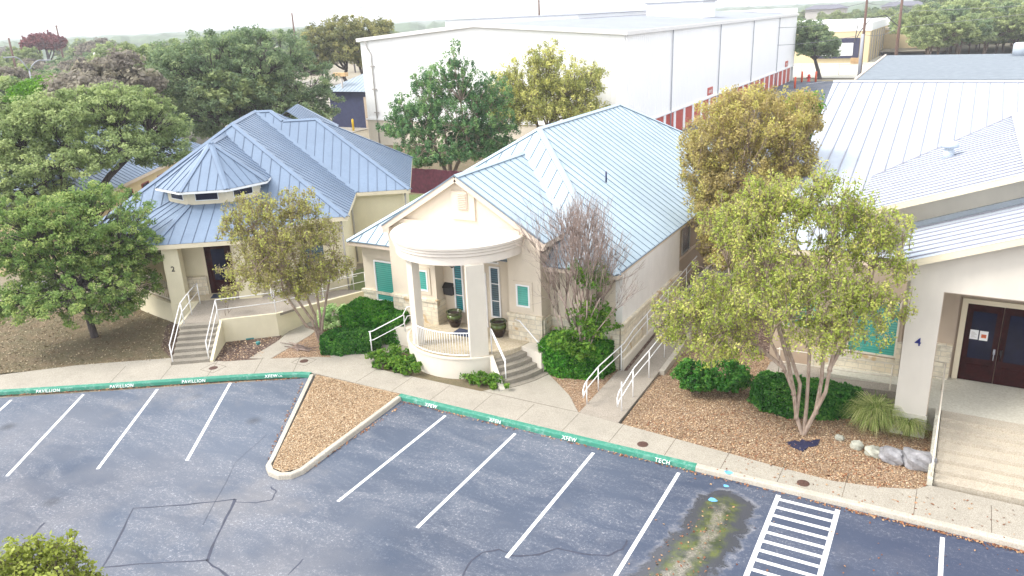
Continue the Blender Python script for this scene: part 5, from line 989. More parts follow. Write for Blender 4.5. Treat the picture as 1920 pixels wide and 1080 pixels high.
for i in range(2):
    p = at((1680, 1716)[i], 98, 0); t = thing('dumpster', ('green dumpster with white lid beside the utility pole', 'green dumpster half hidden by the oak, right of the pole')[i], 'dumpster', p * [1, 1, 0]); mb = MB(); x_, y_ = p[0], p[1]
    mb.add([(x_ - 1.6, y_ - 1, .2), (x_ + 1.6, y_ - 1, .2), (x_ + 1.6, y_ + 1, .2), (x_ - 1.6, y_ + 1, .2), (x_ - 1.9, y_ - 1.3, 1.9), (x_ + 1.9, y_ - 1.3, 1.9), (x_ + 1.9, y_ + 1.2, 2.3), (x_ - 1.9, y_ + 1.2, 2.3)], [[3, 2, 1, 0], [4, 5, 6, 7], [0, 1, 5, 4], [1, 2, 6, 5], [2, 3, 7, 6], [3, 0, 4, 7]]); mb.build('bin', 'dumpster_green', t)
    mb = MB(); mb.add([(x_ - 1.7, y_ - 1.2, 1.97), (x_ + 1.7, y_ - 1.2, 1.97), (x_ + 1.7, y_ + 1.1, 3.1), (x_ - 1.7, y_ + 1.1, 3.1)], [[0, 1, 2, 3]]); mb.add([(x_ - 1.7, y_ - 1.2, 1.92), (x_ + 1.7, y_ - 1.2, 1.92), (x_ + 1.7, y_ + 1.1, 3.05), (x_ - 1.7, y_ + 1.1, 3.05)], [[3, 2, 1, 0]]); mb.build('lid', 'white_paint' if i == 0 else 'dumpster_green', t)
for i, px in enumerate((1600, 1609)):
    p = at(px, 120, 0); mb = MB()
    for k in range(8): mb.box(p[0] - .6, p[0] + .6, p[1] - .5, p[1] + .5, .02 + k * .16, .12 + k * .16)
    tag(mb.build('pallet_stack', 'pallet_wood'), ('stack of wooden pallets left of the pole, leftmost of two', 'stack of wooden pallets left of the pole, nearest the pole')[i], 'pallets')
mb = MB(); p = at(1508, 118, 0)
for k in range(7): mb.box(p[0] - 3, p[0] + 3, p[1], p[1] + .1, .3 + k * .35, .5 + k * .35)
for s_ in (-3, 0, 3): mb.box(p[0] + s_ - .1, p[0] + s_ + .1, p[1] + .1, p[1] + .2, 0, 2.8)
tag(mb.build('slatted_gate', 'trim_grey'), 'grey slatted gate beside the far warehouse corner', 'gate')
# hydrant, bollards, fences
p = at(1516, 153, 0); t = thing('fire_hydrant', 'red fire hydrant between orange posts by the warehouse', 'hydrant', p); mb = MB(); mb.lathe(p, [(.32, 0), (.32, .08), (.2, .1), (.2, .85), (.27, .88), (.25, 1.0), (.12, 1.15), (.06, 1.28), (.02, 1.3)], 14); mb.build('barrel', 'hydrant_red', t); mb = MB(); mb.tube([(p[0] - .4, p[1], .65), (p[0] + .4, p[1], .65)], .11, 8); mb.build('nozzle', 'hydrant_red', t)
for i, (px, py) in enumerate(((1503, 154), (1529, 154), (1490, 166))):
    p = at(px, py, 0); mb = MB(); mb.lathe(p, [(.16, 0), (.16, 1.7), (.10, 1.78), (.01, 1.8)], 10); tag(mb.build('bollard', 'orange_paint'), ('orange bollard just left of the red hydrant', 'orange bollard just right of the red hydrant', 'orange bollard at the warehouse corner')[i], 'bollard')
t = thing('chain_link_fence', 'low chain-link fence in front of the pale dock yard', 'fence', (-26, 158, 0)); mb = MB(); mb.tube([(-34, 158, 1.9), (-8, 158, 1.9)], .04, 5); mb.tube([(-34, 158, .1), (-8, 158, .1)], .03, 5); mb.build('rail_bar', 'trim_grey', t)
for x_ in np.arange(-34, -7.9, 3.25): mb = MB(); mb.tube([(x_, 158, 0), (x_, 158, 2.0)], .06, 5); mb.build('post', 'trim_grey', t)
t = thing('board_fence', 'dark red board fence behind the juniper', 'fence', (-37, 50, 0)); mb = MB(); a, b = at(772, 352, 0), at(862, 338, 0)
a, b = np.array([-38.6, 48.8]), np.array([-24.0, 48.8]); 
for k in range(int(np.linalg.norm(b - a) / .14)):
    q = a + (b - a) / np.linalg.norm(b - a) * .14 * k; mb.box(q[0], q[0] + .13, q[1], q[1] + .03, .05, 2.0 + RNG.uniform(-.03, .03))
mb.box(a[0], b[0], a[1] + .03, a[1] + .08, .4, .5); mb.box(a[0], b[0], a[1] + .03, a[1] + .08, 1.6, 1.7); mb.build('boards', 'fence_red', t)
a = at(1512, 158, 0); stripe(a, a + np.array([2.2, 4.5, 0]), .25, .03); stripe(at(1541, 152, 0), at(1563, 152, 0), .3, .03, 'yellow_paint')
# parapet shed and parked car hints beside the side drive
mb = MB(); p = at(1530, 178, 0); mb.box(-13.5, -11, 92, 96, 0, 2.2); tag(mb.build('utility_shed', 'cream_paint'), 'small cream shed beside the low grey-roofed building', 'shed')
# navy building and street furniture behind the left building
NB = thing('navy_building', 'dark navy brick building with grey metal roof beside the warehouse', 'building', (-68, 84, 0)); c0 = at_dist(688, 215, (-64.5, 80)); 
mb = MB(); mb.box(-72.5, -63.0, 79.5, 90, -.1, 4.6); mb.build('wall', 'navy_wall', NB); mb = MB(); mb.box(-66.6, -62.0, 79.2, 79.45, -.1, 3.9); mb.build('doorway', 'tan_stucco', NB)
mb = MB(); roof_face(mb, [(-73.2, 78.8, 4.6), (-60, 78.8, 4.6), (-60, 84.7, 7.2), (-68, 84.7, 7.2)], .6); roof_face(mb, [(-73.2, 78.8, 4.6), (-73.2, 90.6, 4.6), (-68, 84.7, 7.2)], .6); roof_face(mb, [(-73.2, 90.6, 4.6), (-60, 90.6, 4.6), (-60, 84.7, 7.2), (-68, 84.7, 7.2)], .6); mb.build('roof', ['grey_metal', 'seam_dark'], NB)
mb = MB(); mb.add([(-64.5, 79, 3.1), (-60, 79, 3.1), (-60, 77.2, 2.6), (-64.5, 77.2, 2.6), (-64.5, 79, 3.2), (-60, 79, 3.2), (-60, 77.2, 2.7), (-64.5, 77.2, 2.7)], [[0, 1, 2, 3], [7, 6, 5, 4], [0, 4, 5, 1], [2, 6, 7, 3], [3, 7, 4, 0]]); mb.build('awning', 'grey_metal', NB)
p = at(663, 245, 0); mb = MB(); mb.lathe(p, [(.14, 0), (.14, 1.35), (.08, 1.45), (.01, 1.47)], 12); tag(mb.build('bollard', 'yellow_paint'), 'yellow bollard by the dark navy building', 'bollard')
SL = thing('car_park_lamp', 'tan box-headed lamp post beside the navy building', 'lamp post', (-72, 80, 0)); p = at_dist(640, 143, (-70, 80)); mb = MB(); mb.tube([(p[0], p[1], 0), (p[0], p[1], p[2])], .12, 8); mb.build('pole', 'trim_grey', SL); mb = MB(); mb.box(p[0] - 1.1, p[0] + .9, p[1] - .3, p[1] + .3, p[2], p[2] + .45); mb.build('lamp_head', 'pallet_wood', SL)
def pole(px, ptop, dist_xy, label, r=.16, m='pole_wood', arms=0, name='utility_pole', cat='utility pole', lower=None):
    p = at_dist(px, ptop, dist_xy); t = thing(name, label, cat, (p[0], p[1], 0)); mb = MB(); mb.tube([(p[0], p[1], 0), (p[0], p[1], p[2])], [r * 1.25, r * .8], 8); mb.build('shaft', m, t)
    if lower: mb = MB(); mb.tube([(p[0] - .1, p[1] - .3, 0), (p[0] - .1, p[1] - .3, lower)], r * 1.1, 8); mb.build('conduit', 'pole_grey', t)
    for k in range(arms): mb = MB(); mb.box(p[0] - 1.3, p[0] + 1.3, p[1] - .08, p[1] + .08, p[2] - .6 - k, p[2] - .45 - k); mb.build('crossarm', m, t)
    return p
pA = pole(1628, -22, (-16.5, 148), 'tall brown utility pole with grey conduit in front of the dock', .22, lower=7.5); pB = pole(1694, -20, (-12.5, 170), 'tall brown utility pole with hanging cable loops by the dumpsters', .26)
pC = pole(105, 47, (-260, 165), 'thin brown pole sticking up right of the dark red tree', .3, arms=1); pole(16, 71, (-190, 100), 'dark pole with a grey box at the far left', .25); pole(41, 66, (-300, 170), 'far thin pole with crossarm left of the dark red tree', .3, arms=1)
pole(547, 24, (-190, 190), 'brown pole above the oaks left of the tall russet oak', .3); pole(1010, -8, (-110, 210), 'pole rising behind the warehouse roof', .3)
def cable(nm, lb, a, b, sag, r=.03):
    a, b = np.array(a), np.array(b); mb = MB(); mb.tube([a + (b - a) * t + np.array([0, 0, -4 * sag * t * (1 - t)]) for t in np.linspace(0, 1, 17)], r, 5); tag(mb.build(nm, 'wire'), lb, 'overhead wire')
for i, (zb, zr_, sg) in enumerate(((6.2, 13.2, .6), (9.0, 11.0, .8), (11.2, 12.0, .8))):
    cable('overhead_wire', ('lowest overhead wire crossing in front of the dock door', 'middle overhead wire between the two poles', 'highest overhead wire between the two poles')[i], (-32, 128, zb + .8), (pA[0], pA[1], zb + 1.2), sg, .035)
    cable('overhead_wire', ('lower thin wire running right from the poles over the oaks', 'middle thin wire running right from the poles over the oaks', 'upper thin wire running right from the poles over the oaks')[i], (pB[0], pB[1], zb + 1.5), (40, 150, zr_ + .5 + i), .5, .035)
    cable('overhead_wire', ('lowest short wire span joining both poles', 'middle short wire span joining both poles', 'highest short wire span joining both poles')[i], (pA[0], pA[1], zb + 1.2), (pB[0], pB[1], zb + 1.5), .7, .04)
mb = MB(); mb.tube([(pB[0] - 6.5, pB[1] - 6, 8.5), (pB[0] - 6.8, pB[1] - 6, 5.5), (pB[0] - 6, pB[1] - 5, 7.5), (pB[0] - 4.6, pB[1] - 3, 9.6), (pB[0] - 2.4, pB[1] - 1, 9.9), (pB[0] - .3, pB[1], 8.0)], .09, 6); tag(mb.build('cable_loop', 'black_metal'), 'black slack cable loop hanging at the right pole', 'cable')
def arm_lamp(px, py, xy, ends, label):
    p = at_dist(px, py, xy); t = thing('street_lamp', label, 'street lamp', (p[0], p[1], 0)); mb = MB(); mb.tube([(p[0], p[1], 0), tuple(p)], [.14, .09], 8); mb.build('pole', 'pole_grey', t)
    for ex, ey in ends:
        q = at_dist(ex, ey, xy); mb = MB(); mid = (p + q) / 2 + np.array([0, 0, .35 * abs(q[2] - p[2])]); mb.tube([p, (p + mid) / 2 + [0, 0, .1], mid, (mid + q) / 2 + [0, 0, .12], q], .07, 6); mb.build('arm', 'pole_grey', t)
        mb = MB(); d = (q - p); d[2] = 0; d /= np.linalg.norm(d); mb.beam(q - d * .1, q + d * .9, .35, .16); mb.build('lamp_head', 'pole_grey', t)
arm_lamp(55, 133, (-98, 62), ((22, 107), (80, 113)), 'grey double-armed street lamp above the wood at far left')
arm_lamp(376, 94, (-150, 140), ((343, 79),), 'pale curved street lamp arm over the oaks above the cupola roof')
p = at_dist(181, 103, (-150, 100)); t = thing('lamp_post', 'tan lamp post with small white head in the left wood', 'lamp post', (p[0], p[1], 0)); mb = MB(); mb.tube([(p[0] + .6, p[1], 0), tuple(p)], .17, 8); mb.build('pole', 'pallet_wood', t); mb = MB(); mb.box(p[0] - .5, p[0] + .5, p[1] - .3, p[1] + .3, p[2], p[2] + .5); mb.build('lamp_head', 'white_paint', t)
p = at_dist(682, 12, (-300, 330)); t = thing('sign_frame', 'pale steel sign frame standing on the skyline left of the warehouse', 'sign frame', (p[0], p[1], 0)); mb = MB(); mb.box(p[0] - 3.4, p[0] + 2.4, p[1], p[1] + .5, p[2] - .6, p[2]); mb.build('top_bar', 'pole_grey', t)
for s_ in (-2, -.3, 2): mb = MB(); mb.box(p[0] + s_ - .15, p[0] + s_ + .15, p[1], p[1] + .3, 0, p[2] - .6); mb.build('leg', 'pole_grey', t)
# skyline houses
for i, px in enumerate((1545, 1690, 1790)):
    q = at_dist(px, 17, (18, 395)); t = thing('hilltop_house', ('grey hilltop house behind the dock building', 'grey hilltop house between the two poles on the ridge', 'long grey hilltop house above the right oaks')[i], 'house', (q[0], q[1], 5))
    mb = MB(); mb.box(q[0] - 8, q[0] + 9, q[1], q[1] + 8, 4, 9.6); mb.build('wall', 'trim_grey', t); mb = MB(); mb.add([(q[0] - 9, q[1] - 1, 9.6), (q[0] + 10, q[1] - 1, 9.6), (q[0] + 10, q[1] + 9, 9.6), (q[0] - 9, q[1] + 9, 9.6), (q[0] - 5, q[1] + 4, 11.4), (q[0] + 6, q[1] + 4, 11.4)], [[0, 1, 5, 4], [2, 3, 4, 5], [1, 2, 5], [3, 0, 4], [3, 2, 1, 0]]); mb.build('roof', 'shingle', t)

# ------------------------------------------------------------------ near trees
def base_at(px, py, z=.12): return at(px, py, z)
def trunk_px(xy, L):   # polyline read off the photo in the plane facing the viewer: (px, py, metres nearer/farther)
    f2 = np.array(xy) / np.linalg.norm(xy); return [at_dist(a[0], a[1], np.array(xy) + f2 * (a[2] if len(a) > 2 else 0)) for a in L]
# 1 crepe myrtle in the gravel bed, right
b = base_at(1505, 815); xy = b[:2]
tr = [trunk_px(xy, L) for L in ([(1505, 815), (1493, 780), (1488, 735), (1470, 690, -.3), (1445, 640, -.5)], [(1507, 815), (1530, 770, -.1), (1548, 735, -.1), (1556, 690, -.3), (1575, 610, -.2)], [(1506, 815), (1512, 765, .2), (1516, 700, .3), (1518, 640, .4)], [(1493, 780), (1500, 720, .2), (1480, 660, .5), (1462, 600, .9)], [(1530, 770), (1540, 715, .4), (1545, 650, .7), (1548, 590, .8)], [(1488, 735), (1478, 680, .4), (1455, 600, .7), (1430, 540, 1.0)], [(1556, 690, -.3), (1590, 630, 0), (1620, 570, .2)], [(1518, 640, .4), (1515, 560, .5), (1505, 480, .6)], [(1470, 690, -.3), (1420, 650, -.2), (1370, 610, -.1)])]
bl = px_blobs(xy, [(1420, 440, 95, 75, .3), (1370, 420, 60, 60, .5), (1440, 370, 60, 45, .8), (1690, 500, 35, 45, 0), (1545, 350, 40, 38, .6), (1500, 390, 95, 60, .8), (1590, 400, 60, 75, .3), (1600, 450, 80, 75, .3), (1660, 440, 55, 60, .3), (1380, 560, 110, 85, 0), (1290, 590, 70, 60, 0), (1350, 640, 90, 50, -.4), (1490, 540, 130, 90, -.8), (1620, 560, 85, 85, -.4), (1550, 620, 110, 55, -1.0), (1255, 620, 35, 40, 0), (1700, 590, 22, 20, 0)])
tree('crepe_myrtle', 'yellow-green crepe myrtle with pale trunks in the gravel bed by column 4', 'tree', b, tr, bl, 'myrtle_leaf', 'bark_smooth', 2100, 36, .19, .048, r0=.06, k1=16, shell=.1, up=.35, cvar=.6, twigs=1900, flat=1.2, twig=.009, sag=-.04)
# 2 bronze crepe myrtle between the two buildings
b = np.array([-7.1, 33.2, .1]); xy = b[:2]
bl = px_blobs(xy, [(1420, 235, 110, 70, .5), (1345, 270, 72, 80, 0), (1485, 222, 62, 52, .5), (1300, 290, 30, 45, 0), (1400, 360, 110, 95, 0), (1470, 330, 60, 90, .3), (1330, 370, 48, 60, 0), (1370, 470, 62, 55, -.5), (1345, 420, 50, 60, 0), (1440, 440, 60, 60, 0), (1320, 330, 45, 60, -.4), (1490, 300, 45, 55, 0), (1400, 190, 55, 25, 1)])
tree('crepe_myrtle', 'dense bronze-brown crepe myrtle between the sky-blue and silver roofs', 'tree', b, [[b, b + [-.5, 0, 1.6], b + [-.8, 0, 2.8]], [b, b + [.5, .2, 1.5], b + [.9, .2, 2.8]], [b, b + [0, .5, 2.8]]], bl, 'myrtle_bronze', 'bark_smooth', 1500, 75, .24, .06, r0=.09, k1=10, shell=.45, cvar=.65, up=.35, twigs=1000, flat=1.25, twig=.008, sag=-.03)
b = np.array([-5.3, 41.5, .1]); bl = px_blobs(b[:2], [(1502, 215, 40, 45, 0), (1515, 255, 26, 40, 0)])
tree('shade_tree', 'bright green tree crown tucked behind the bronze tree', 'tree', b, [[b, b + [0, 0, 2.4]]], bl, 'bright_bush_leaf', 'bark_brown', 60, 100, .4, .10, r0=.08)
# 3 crepe myrtle by the side path
b = base_at(600, 640); xy = b[:2]
tr = [trunk_px(xy, L) for L in ([(598, 640), (585, 600), (560, 565, -.2), (535, 525, -.4), (505, 480, -.6)], [(600, 640), (590, 590, .1), (570, 545), (556, 500, .2), (540, 450, .4)], [(602, 640), (605, 600), (612, 560, .3), (622, 500, .4)], [(603, 640), (600, 590, .2), (590, 530, .5), (582, 470, .6)], [(600, 620), (575, 612, -.4), (550, 575, -.6), (530, 545, -.7)])]
bl = px_blobs(xy, [(475, 400, 60, 40, 0), (560, 390, 45, 40, .4), (440, 430, 36, 36, 0), (520, 450, 85, 55, 0), (600, 440, 42, 45, .2), (490, 510, 85, 45, -.5), (585, 510, 60, 50, -.3), (640, 500, 25, 32, 0), (560, 540, 50, 28, -.6)])
tree('crepe_myrtle', 'bronze and green multi-stemmed crepe myrtle by the side path', 'tree', b, tr, bl, 'small_myrtle_leaf', 'bark_smooth', 1150, 28, .18, .055, r0=.055, k1=12, shell=.15, up=.35, cvar=.65, twigs=1000, flat=1.2, twig=.009, sag=-.05)
# 4 nearly bare tree in front of the middle building
b = base_at(1090, 700); xy = b[:2]
tb = thing('bare_tree', 'nearly bare grey-twigged tree in front of the sky-blue roof', 'tree', b); mb = MB()
def grow(p, d, L, r, dep):
    p2 = p + d * L; mid = (p + p2) / 2 + RNG.normal(size=3) * L * .06; mb.tube([p, mid, p2], [r, r * .85, r * .7], 6 if dep < 2 else 3)
    if dep >= 5 or r < .0035: return
    for _ in range(3 if dep < 4 else 2):
        nd = d + RNG.normal(size=3) * .22 + np.array([0, 0, .26]); nd /= np.linalg.norm(nd); grow(p2, nd, L * RNG.uniform(.62, .85), r * .62, dep + 1)
        if dep >= 2 and RNG.random() < .35: nd = d + RNG.normal(size=3) * .5; nd /= np.linalg.norm(nd); grow(mid, nd, L * .55, r * .45, dep + 2)
for dx, dy, L, r in ((-.06, 0, 1.25, .06), (.25, .1, 1.1, .05), (-.32, .1, 1.1, .045), (.05, .3, 1.2, .05), (.42, -.1, .95, .035), (-.5, -.1, .9, .035), (.12, -.25, 1.15, .04), (-.15, .2, 1.25, .045), (.2, -.05, 1.2, .04), (-.05, -.15, 1.2, .04)):
    d = np.array([dx * .5, dy * .5, 1.]); d /= np.linalg.norm(d); grow(b + np.array([dx * .5, dy * .5, 0]), d, L * 1.62, r, 0)
mb.build('trunk', 'twig_grey', tb)
bl = px_blobs(xy, [(1115, 600, 55, 50, 0), (1060, 640, 30, 40, -.3), (1090, 660, 30, 30, -.5)]); cc = clump_centres(bl + px_blobs(xy, [(1105, 520, 45, 40, 0), (1065, 590, 30, 40, 0)])[:1], 200, .1, .3); p, nn_, cv = fill_clumps(cc, 34, .2, size=.08); leaf_mesh('crown', p, nn_, .075, cv, 'ivy_leaf', tb)
# 5 live oak on the leafy lawn
b = base_at(178, 632, .125); xy = b[:2]
tr = [trunk_px(xy, [(178, 632), (168, 600), (160, 560), (150, 530)])]
bl = px_blobs(xy, [(190, 410, 100, 60, .5), (90, 470, 100, 75, .5), (215, 470, 85, 60, 0), (30, 450, 80, 90, .5), (110, 410, 70, 50, .8), (270, 470, 50, 50, 0), (130, 540, 130, 55, -.8), (40, 570, 85, 45, -.6), (250, 540, 55, 45, 0), (185, 580, 75, 22, -1.0), (170, 380, 50, 40, 1.0)])
tree('live_oak', 'green live oak with a single trunk on the leafy lawn', 'tree', b, tr, bl, 'oak_leaf', 'bark_dark', 1500, 75, .24, .062, r0=.15, k1=12, shell=.4, up=.55, cvar=.6, twig=.01)
# 6 pale live oak behind it
b = np.array(at_dist(140, 400, (-43, 27))); b[2] = .05; xy = b[:2]
tr = [trunk_px(xy, L) for L in ([(150, 470), (140, 400), (120, 350), (115, 310)], [(150, 470), (165, 390), (205, 330), (245, 290)])]
bl = px_blobs(xy, [(190, 205, 110, 45, 1.5), (110, 230, 100, 60, 1), (280, 240, 70, 50, 1), (50, 270, 80, 60, .5), (300, 285, 60, 45, 0), (200, 280, 90, 40, -1), (120, 310, 90, 38, -1.5), (10, 330, 50, 60, -.5), (50, 360, 80, 50, -.5), (30, 400, 60, 40, -1), (20, 270, 70, 60, 0), (330, 260, 35, 30, .5), (40, 220, 50, 35, 1), (230, 200, 80, 40, 1)])
tree('live_oak', 'broad pale-green live oak behind the nearer lawn oak', 'tree', b, tr, bl, 'pale_oak_leaf', 'bark_dark', 1600, 70, .34, .09, r0=.2, k1=12, shell=.45, up=.6, cvar=.6, twig=.014)
# 7 big oak behind the left building
b = np.array(at_dist(470, 250, (-67, 55))); b[2] = 0; xy = b[:2]
bl = px_blobs(xy, [(400, 110, 95, 50, 2), (500, 100, 90, 45, 2), (340, 150, 75, 60, 1), (440, 170, 110, 60, 0), (560, 160, 75, 60, 1), (600, 200, 45, 45, 0), (530, 215, 90, 40, -1), (390, 215, 70, 38, -1), (360, 240, 60, 28, 1), (430, 235, 60, 25, 0), (460, 75, 60, 22, 3), (330, 110, 50, 35, 2)])
tree('live_oak', 'large dark green live oak directly behind the cupola building', 'tree', b, [[b, b + [0, 0, 3.4]], [b, b + [1.5, .5, 3.6]]], bl, 'dark_oak_leaf', 'bark_dark', 1500, 75, .55, .14, r0=.3, k1=10, shell=.5, up=.6, cvar=.65, twig=.02)
b = np.array(at_dist(330, 250, (-63, 43))); b[2] = 0
# 8 juniper
b = np.array(at_dist(845, 345, (-36.5, 53))); b[2] = 0; xy = b[:2]
bl = px_blobs(xy, [(855, 110, 24, 38, 0), (830, 150, 60, 38, 0), (890, 165, 42, 50, 0), (800, 190, 60, 40, .5), (860, 220, 85, 60, 0), (775, 235, 55, 40, -.3), (915, 230, 55, 50, .3), (830, 280, 95, 35, -.6), (745, 245, 30, 22, 0), (900, 275, 65, 40, 0), (800, 300, 45, 20, -.8), (935, 180, 30, 40, .2), (750, 215, 30, 30, .2), (940, 260, 40, 35, 0), (720, 240, 14, 12, 0)])
tree('juniper', 'bright green shaggy juniper in front of the white warehouse', 'tree', b, [[b, b + [.1, 0, 2.0], b + [-.3, 0, 4.2]], [b, b + [-.7, 0, 1.6], b + [-1.8, 0, 3.2]], [b, b + [.8, 0, 1.6], b + [1.8, 0, 3.0]]], bl, 'juniper_leaf', 'bark_smooth', 1700, 50, .24, .10, r0=.16, k1=12, shell=.35, up=.9, cvar=.7, flat=1.35, twig=.014, sag=-.06)
# 9 yellow-green elm
b = np.array(at_dist(1010, 300, (-36, 62))); b[2] = 0; xy = b[:2]
bl = px_blobs(xy, [(1020, 110, 42, 35, 0), (1060, 150, 70, 45, 0), (990, 160, 65, 55, 0), (1100, 170, 42, 28, 0), (1030, 200, 100, 45, -.3), (950, 160, 35, 55, .5), (935, 200, 40, 55, -.5), (970, 215, 60, 38, 0), (1120, 140, 25, 22, 0), (1090, 210, 60, 28, 0)])
tree('elm', 'airy yellow-green elm between the juniper and the sky-blue roof', 'tree', b, [[b, b + [0, 0, 3.4]], [b, b + [1, 0, 3.2]]], bl, 'yellow_leaf', 'bark_brown', 1500, 44, .30, .10, r0=.14, k1=12, shell=.2, up=.5, cvar=.7, twigs=500, flat=1.3, twig=.02, sag=-.08)
# 10 russet oak by the warehouse
b = np.array(at_dist(655, 185, (-84, 100))); b[2] = 0; xy = b[:2]
tr = [trunk_px(xy, [(660, 195), (655, 165), (645, 145), (650, 130)]), trunk_px(xy, [(662, 195), (672, 160), (680, 140)])]
bl = px_blobs(xy, [(640, 60, 50, 30, 0), (600, 75, 38, 32, 0), (690, 60, 42, 28, 0), (650, 100, 55, 30, 0), (720, 50, 20, 14, 0), (690, 110, 30, 28, 0), (595, 110, 25, 30, 0)])
tree('live_oak', 'tall russet-green oak on the skyline left of the warehouse', 'tree', b, tr, bl, 'russet_oak_leaf', 'bark_dark', 650, 70, .6, .18, r0=.32, k1=8, shell=.35, up=.5, cvar=.6, twig=.03)
# bright bush, dark red tree
b = np.array(at_dist(100, 200, (-78, 40))); b[2] = 0; bl = px_blobs(b[:2], [(100, 170, 70, 24, 0), (145, 165, 34, 20, 0), (45, 185, 30, 20, 0)])
tree('shade_tree', 'vivid green round-topped tree behind the pale oak at left', 'tree', b, [[b, b + [0, 0, 3]]], bl, 'bright_bush_leaf', 'bark_brown', 200, 90, .6, .17, r0=.2)
b = np.array(at_dist(82, 90, (-250, 150))); b[2] = 0; bl = px_blobs(b[:2], [(82, 80, 32, 14, 0), (65, 84, 20, 10, 0), (100, 82, 18, 12, 0)])
tree('maple', 'dark red tree on the left skyline', 'tree', b, [[b, b + [0, 0, 5]]], bl, 'dark_red_leaf', 'bark_dark', 150, 70, 1.6, .5, r0=.5)
# tree top poking in at the lower left corner
b = np.array([-12.3, 6.4, 0.0]); b = np.array(at_dist(70, 1250, (-12.1, 4.9))); b[2] = 0.0; xy = b[:2]
bl = px_blobs(xy, [(60, 1065, 80, 50, 0), (20, 1060, 50, 42, 0), (130, 1030, 28, 45, 0), (150, 1080, 35, 50, 0), (70, 1120, 110, 50, 0)])
tree('young_oak', 'lime-green young treetop in the lower left corner', 'tree', b, [[b, b + [0, 0, 2.4]]], bl, 'lime_leaf', 'bark_brown', 230, 30, .17, .05, r0=.05, shell=.2, up=.6, twigs=150, twig=.005, sag=-.05)
# sapling
b = base_at(435, 628, .13); t = thing('sapling', 'thin bare sapling in the dark mulch beside the stairs', 'sapling', b); mb = MB(); mb.tube(curve(b, b + [.05, 0, 1.9], 0, 4), [.02, .016, .01, .005], 6)
for k in range(12): z_ = RNG.uniform(.5, 1.6); mb.tube([b + [.02, 0, z_], b + [RNG.normal() * .3, RNG.normal() * .3, z_ + RNG.uniform(.2, .6)]], [.007, .003], 3)
mb.build('trunk', 'bark_brown', t); p = b + [.03, 0, 1.85] + RNG.normal(size=(160, 3)) * [.18, .18, .12]; leaf_mesh('crown', p, RNG.normal(size=(160, 3)) + [0, 0, .5], .07, RNG.uniform(0, 1, 160), 'small_myrtle_leaf', t)

# ------------------------------------------------------------------ hedges, shrubs, grasses, boulders
hedge('hedge', 'tall bright clipped hedge under the left teal window', 'hedge', [(-22.3, 23.6), (-21.3, 22.9), (-20.2, 23.2), (-19.15, 23.7), (-19.25, 24.6), (-20.3, 25.0), (-22.4, 25.0)], .12, 1.35, 'hedge_leaf', dens=1100, size=.07)
hedge('hedge', 'low rounded dark green hedge beside the crepe myrtle trunk', 'hedge', [(-22.0, 21.9), (-21.5, 21.45), (-20.7, 21.75), (-19.9, 22.5), (-19.75, 23.0), (-20.2, 23.3), (-21.2, 23.0), (-21.9, 22.4)], .12, .92, 'dark_hedge_leaf', rnd=.4, dens=1200, size=.062)
hedge('hedge', 'clipped bright green hedge at the right of the curved steps', 'hedge', [(-12.75, 23.75), (-11.7, 23.55), (-10.35, 24.1), (-10.3, 25.0), (-12.8, 25.0)], .12, 1.35, 'hedge_leaf', dens=1100, size=.07)
hedge('hedge', 'long rounded clipped hedge behind the pale trunks near column 4', 'hedge', [(-5.1, 24.45), (-4.6, 24.0), (-3.6, 23.95), (-2.4, 24.4), (-1.75, 24.9), (-1.8, 25.4), (-2.6, 25.5), (-5.0, 25.4)], .12, 1.02, 'dark_hedge_leaf', rnd=.25, dens=1200, size=.062)
b = base_at(628, 615); bush('variegated_shrub', 'pale variegated shrub between the two left hedges', 'shrub', b, px_blobs(b[:2], [(626, 596, 28, 24, 0), (610, 606, 16, 16, 0), (645, 594, 20, 22, .2)]), 'variegated_leaf', 70, 60, .17, .075)
for px, r in ((1298, 34), (1362, 38)):
    b = base_at(px, 735); bush('shrub', 'dark glossy loose shrub in the gravel bed, %s one of two' % ('left' if px < 1300 else 'right'), 'shrub', b, px_blobs(b[:2], [(px, 705, r, 28, 0), (px + 12, 715, r * .8, 22, -.2)]), 'dark_hedge_leaf', 80, 70, .18, .07)
b = base_at(745, 688); bush('ground_shrub', 'low weedy green shrub at the foot of the porch drum', 'shrub', b, [(b[0] + dx, b[1] + dy, .25, .55, .45, .28) for dx, dy in ((-.8, .1), (-.3, -.15), (.3, 0), (.1, .4), (-.9, .6), (.7, -.2))], 'ivy_leaf', 120, 45, .16, .07)
b = base_at(905, 722); bush('ground_shrub', 'low green weeds between the porch drum and the steps', 'shrub', b, [(b[0] + dx, b[1] + dy, .15, .4, .25, .14) for dx, dy in ((-.5, .05), (0, 0), (.4, .1), (.75, -.05))], 'ivy_leaf', 60, 34, .12, .06)
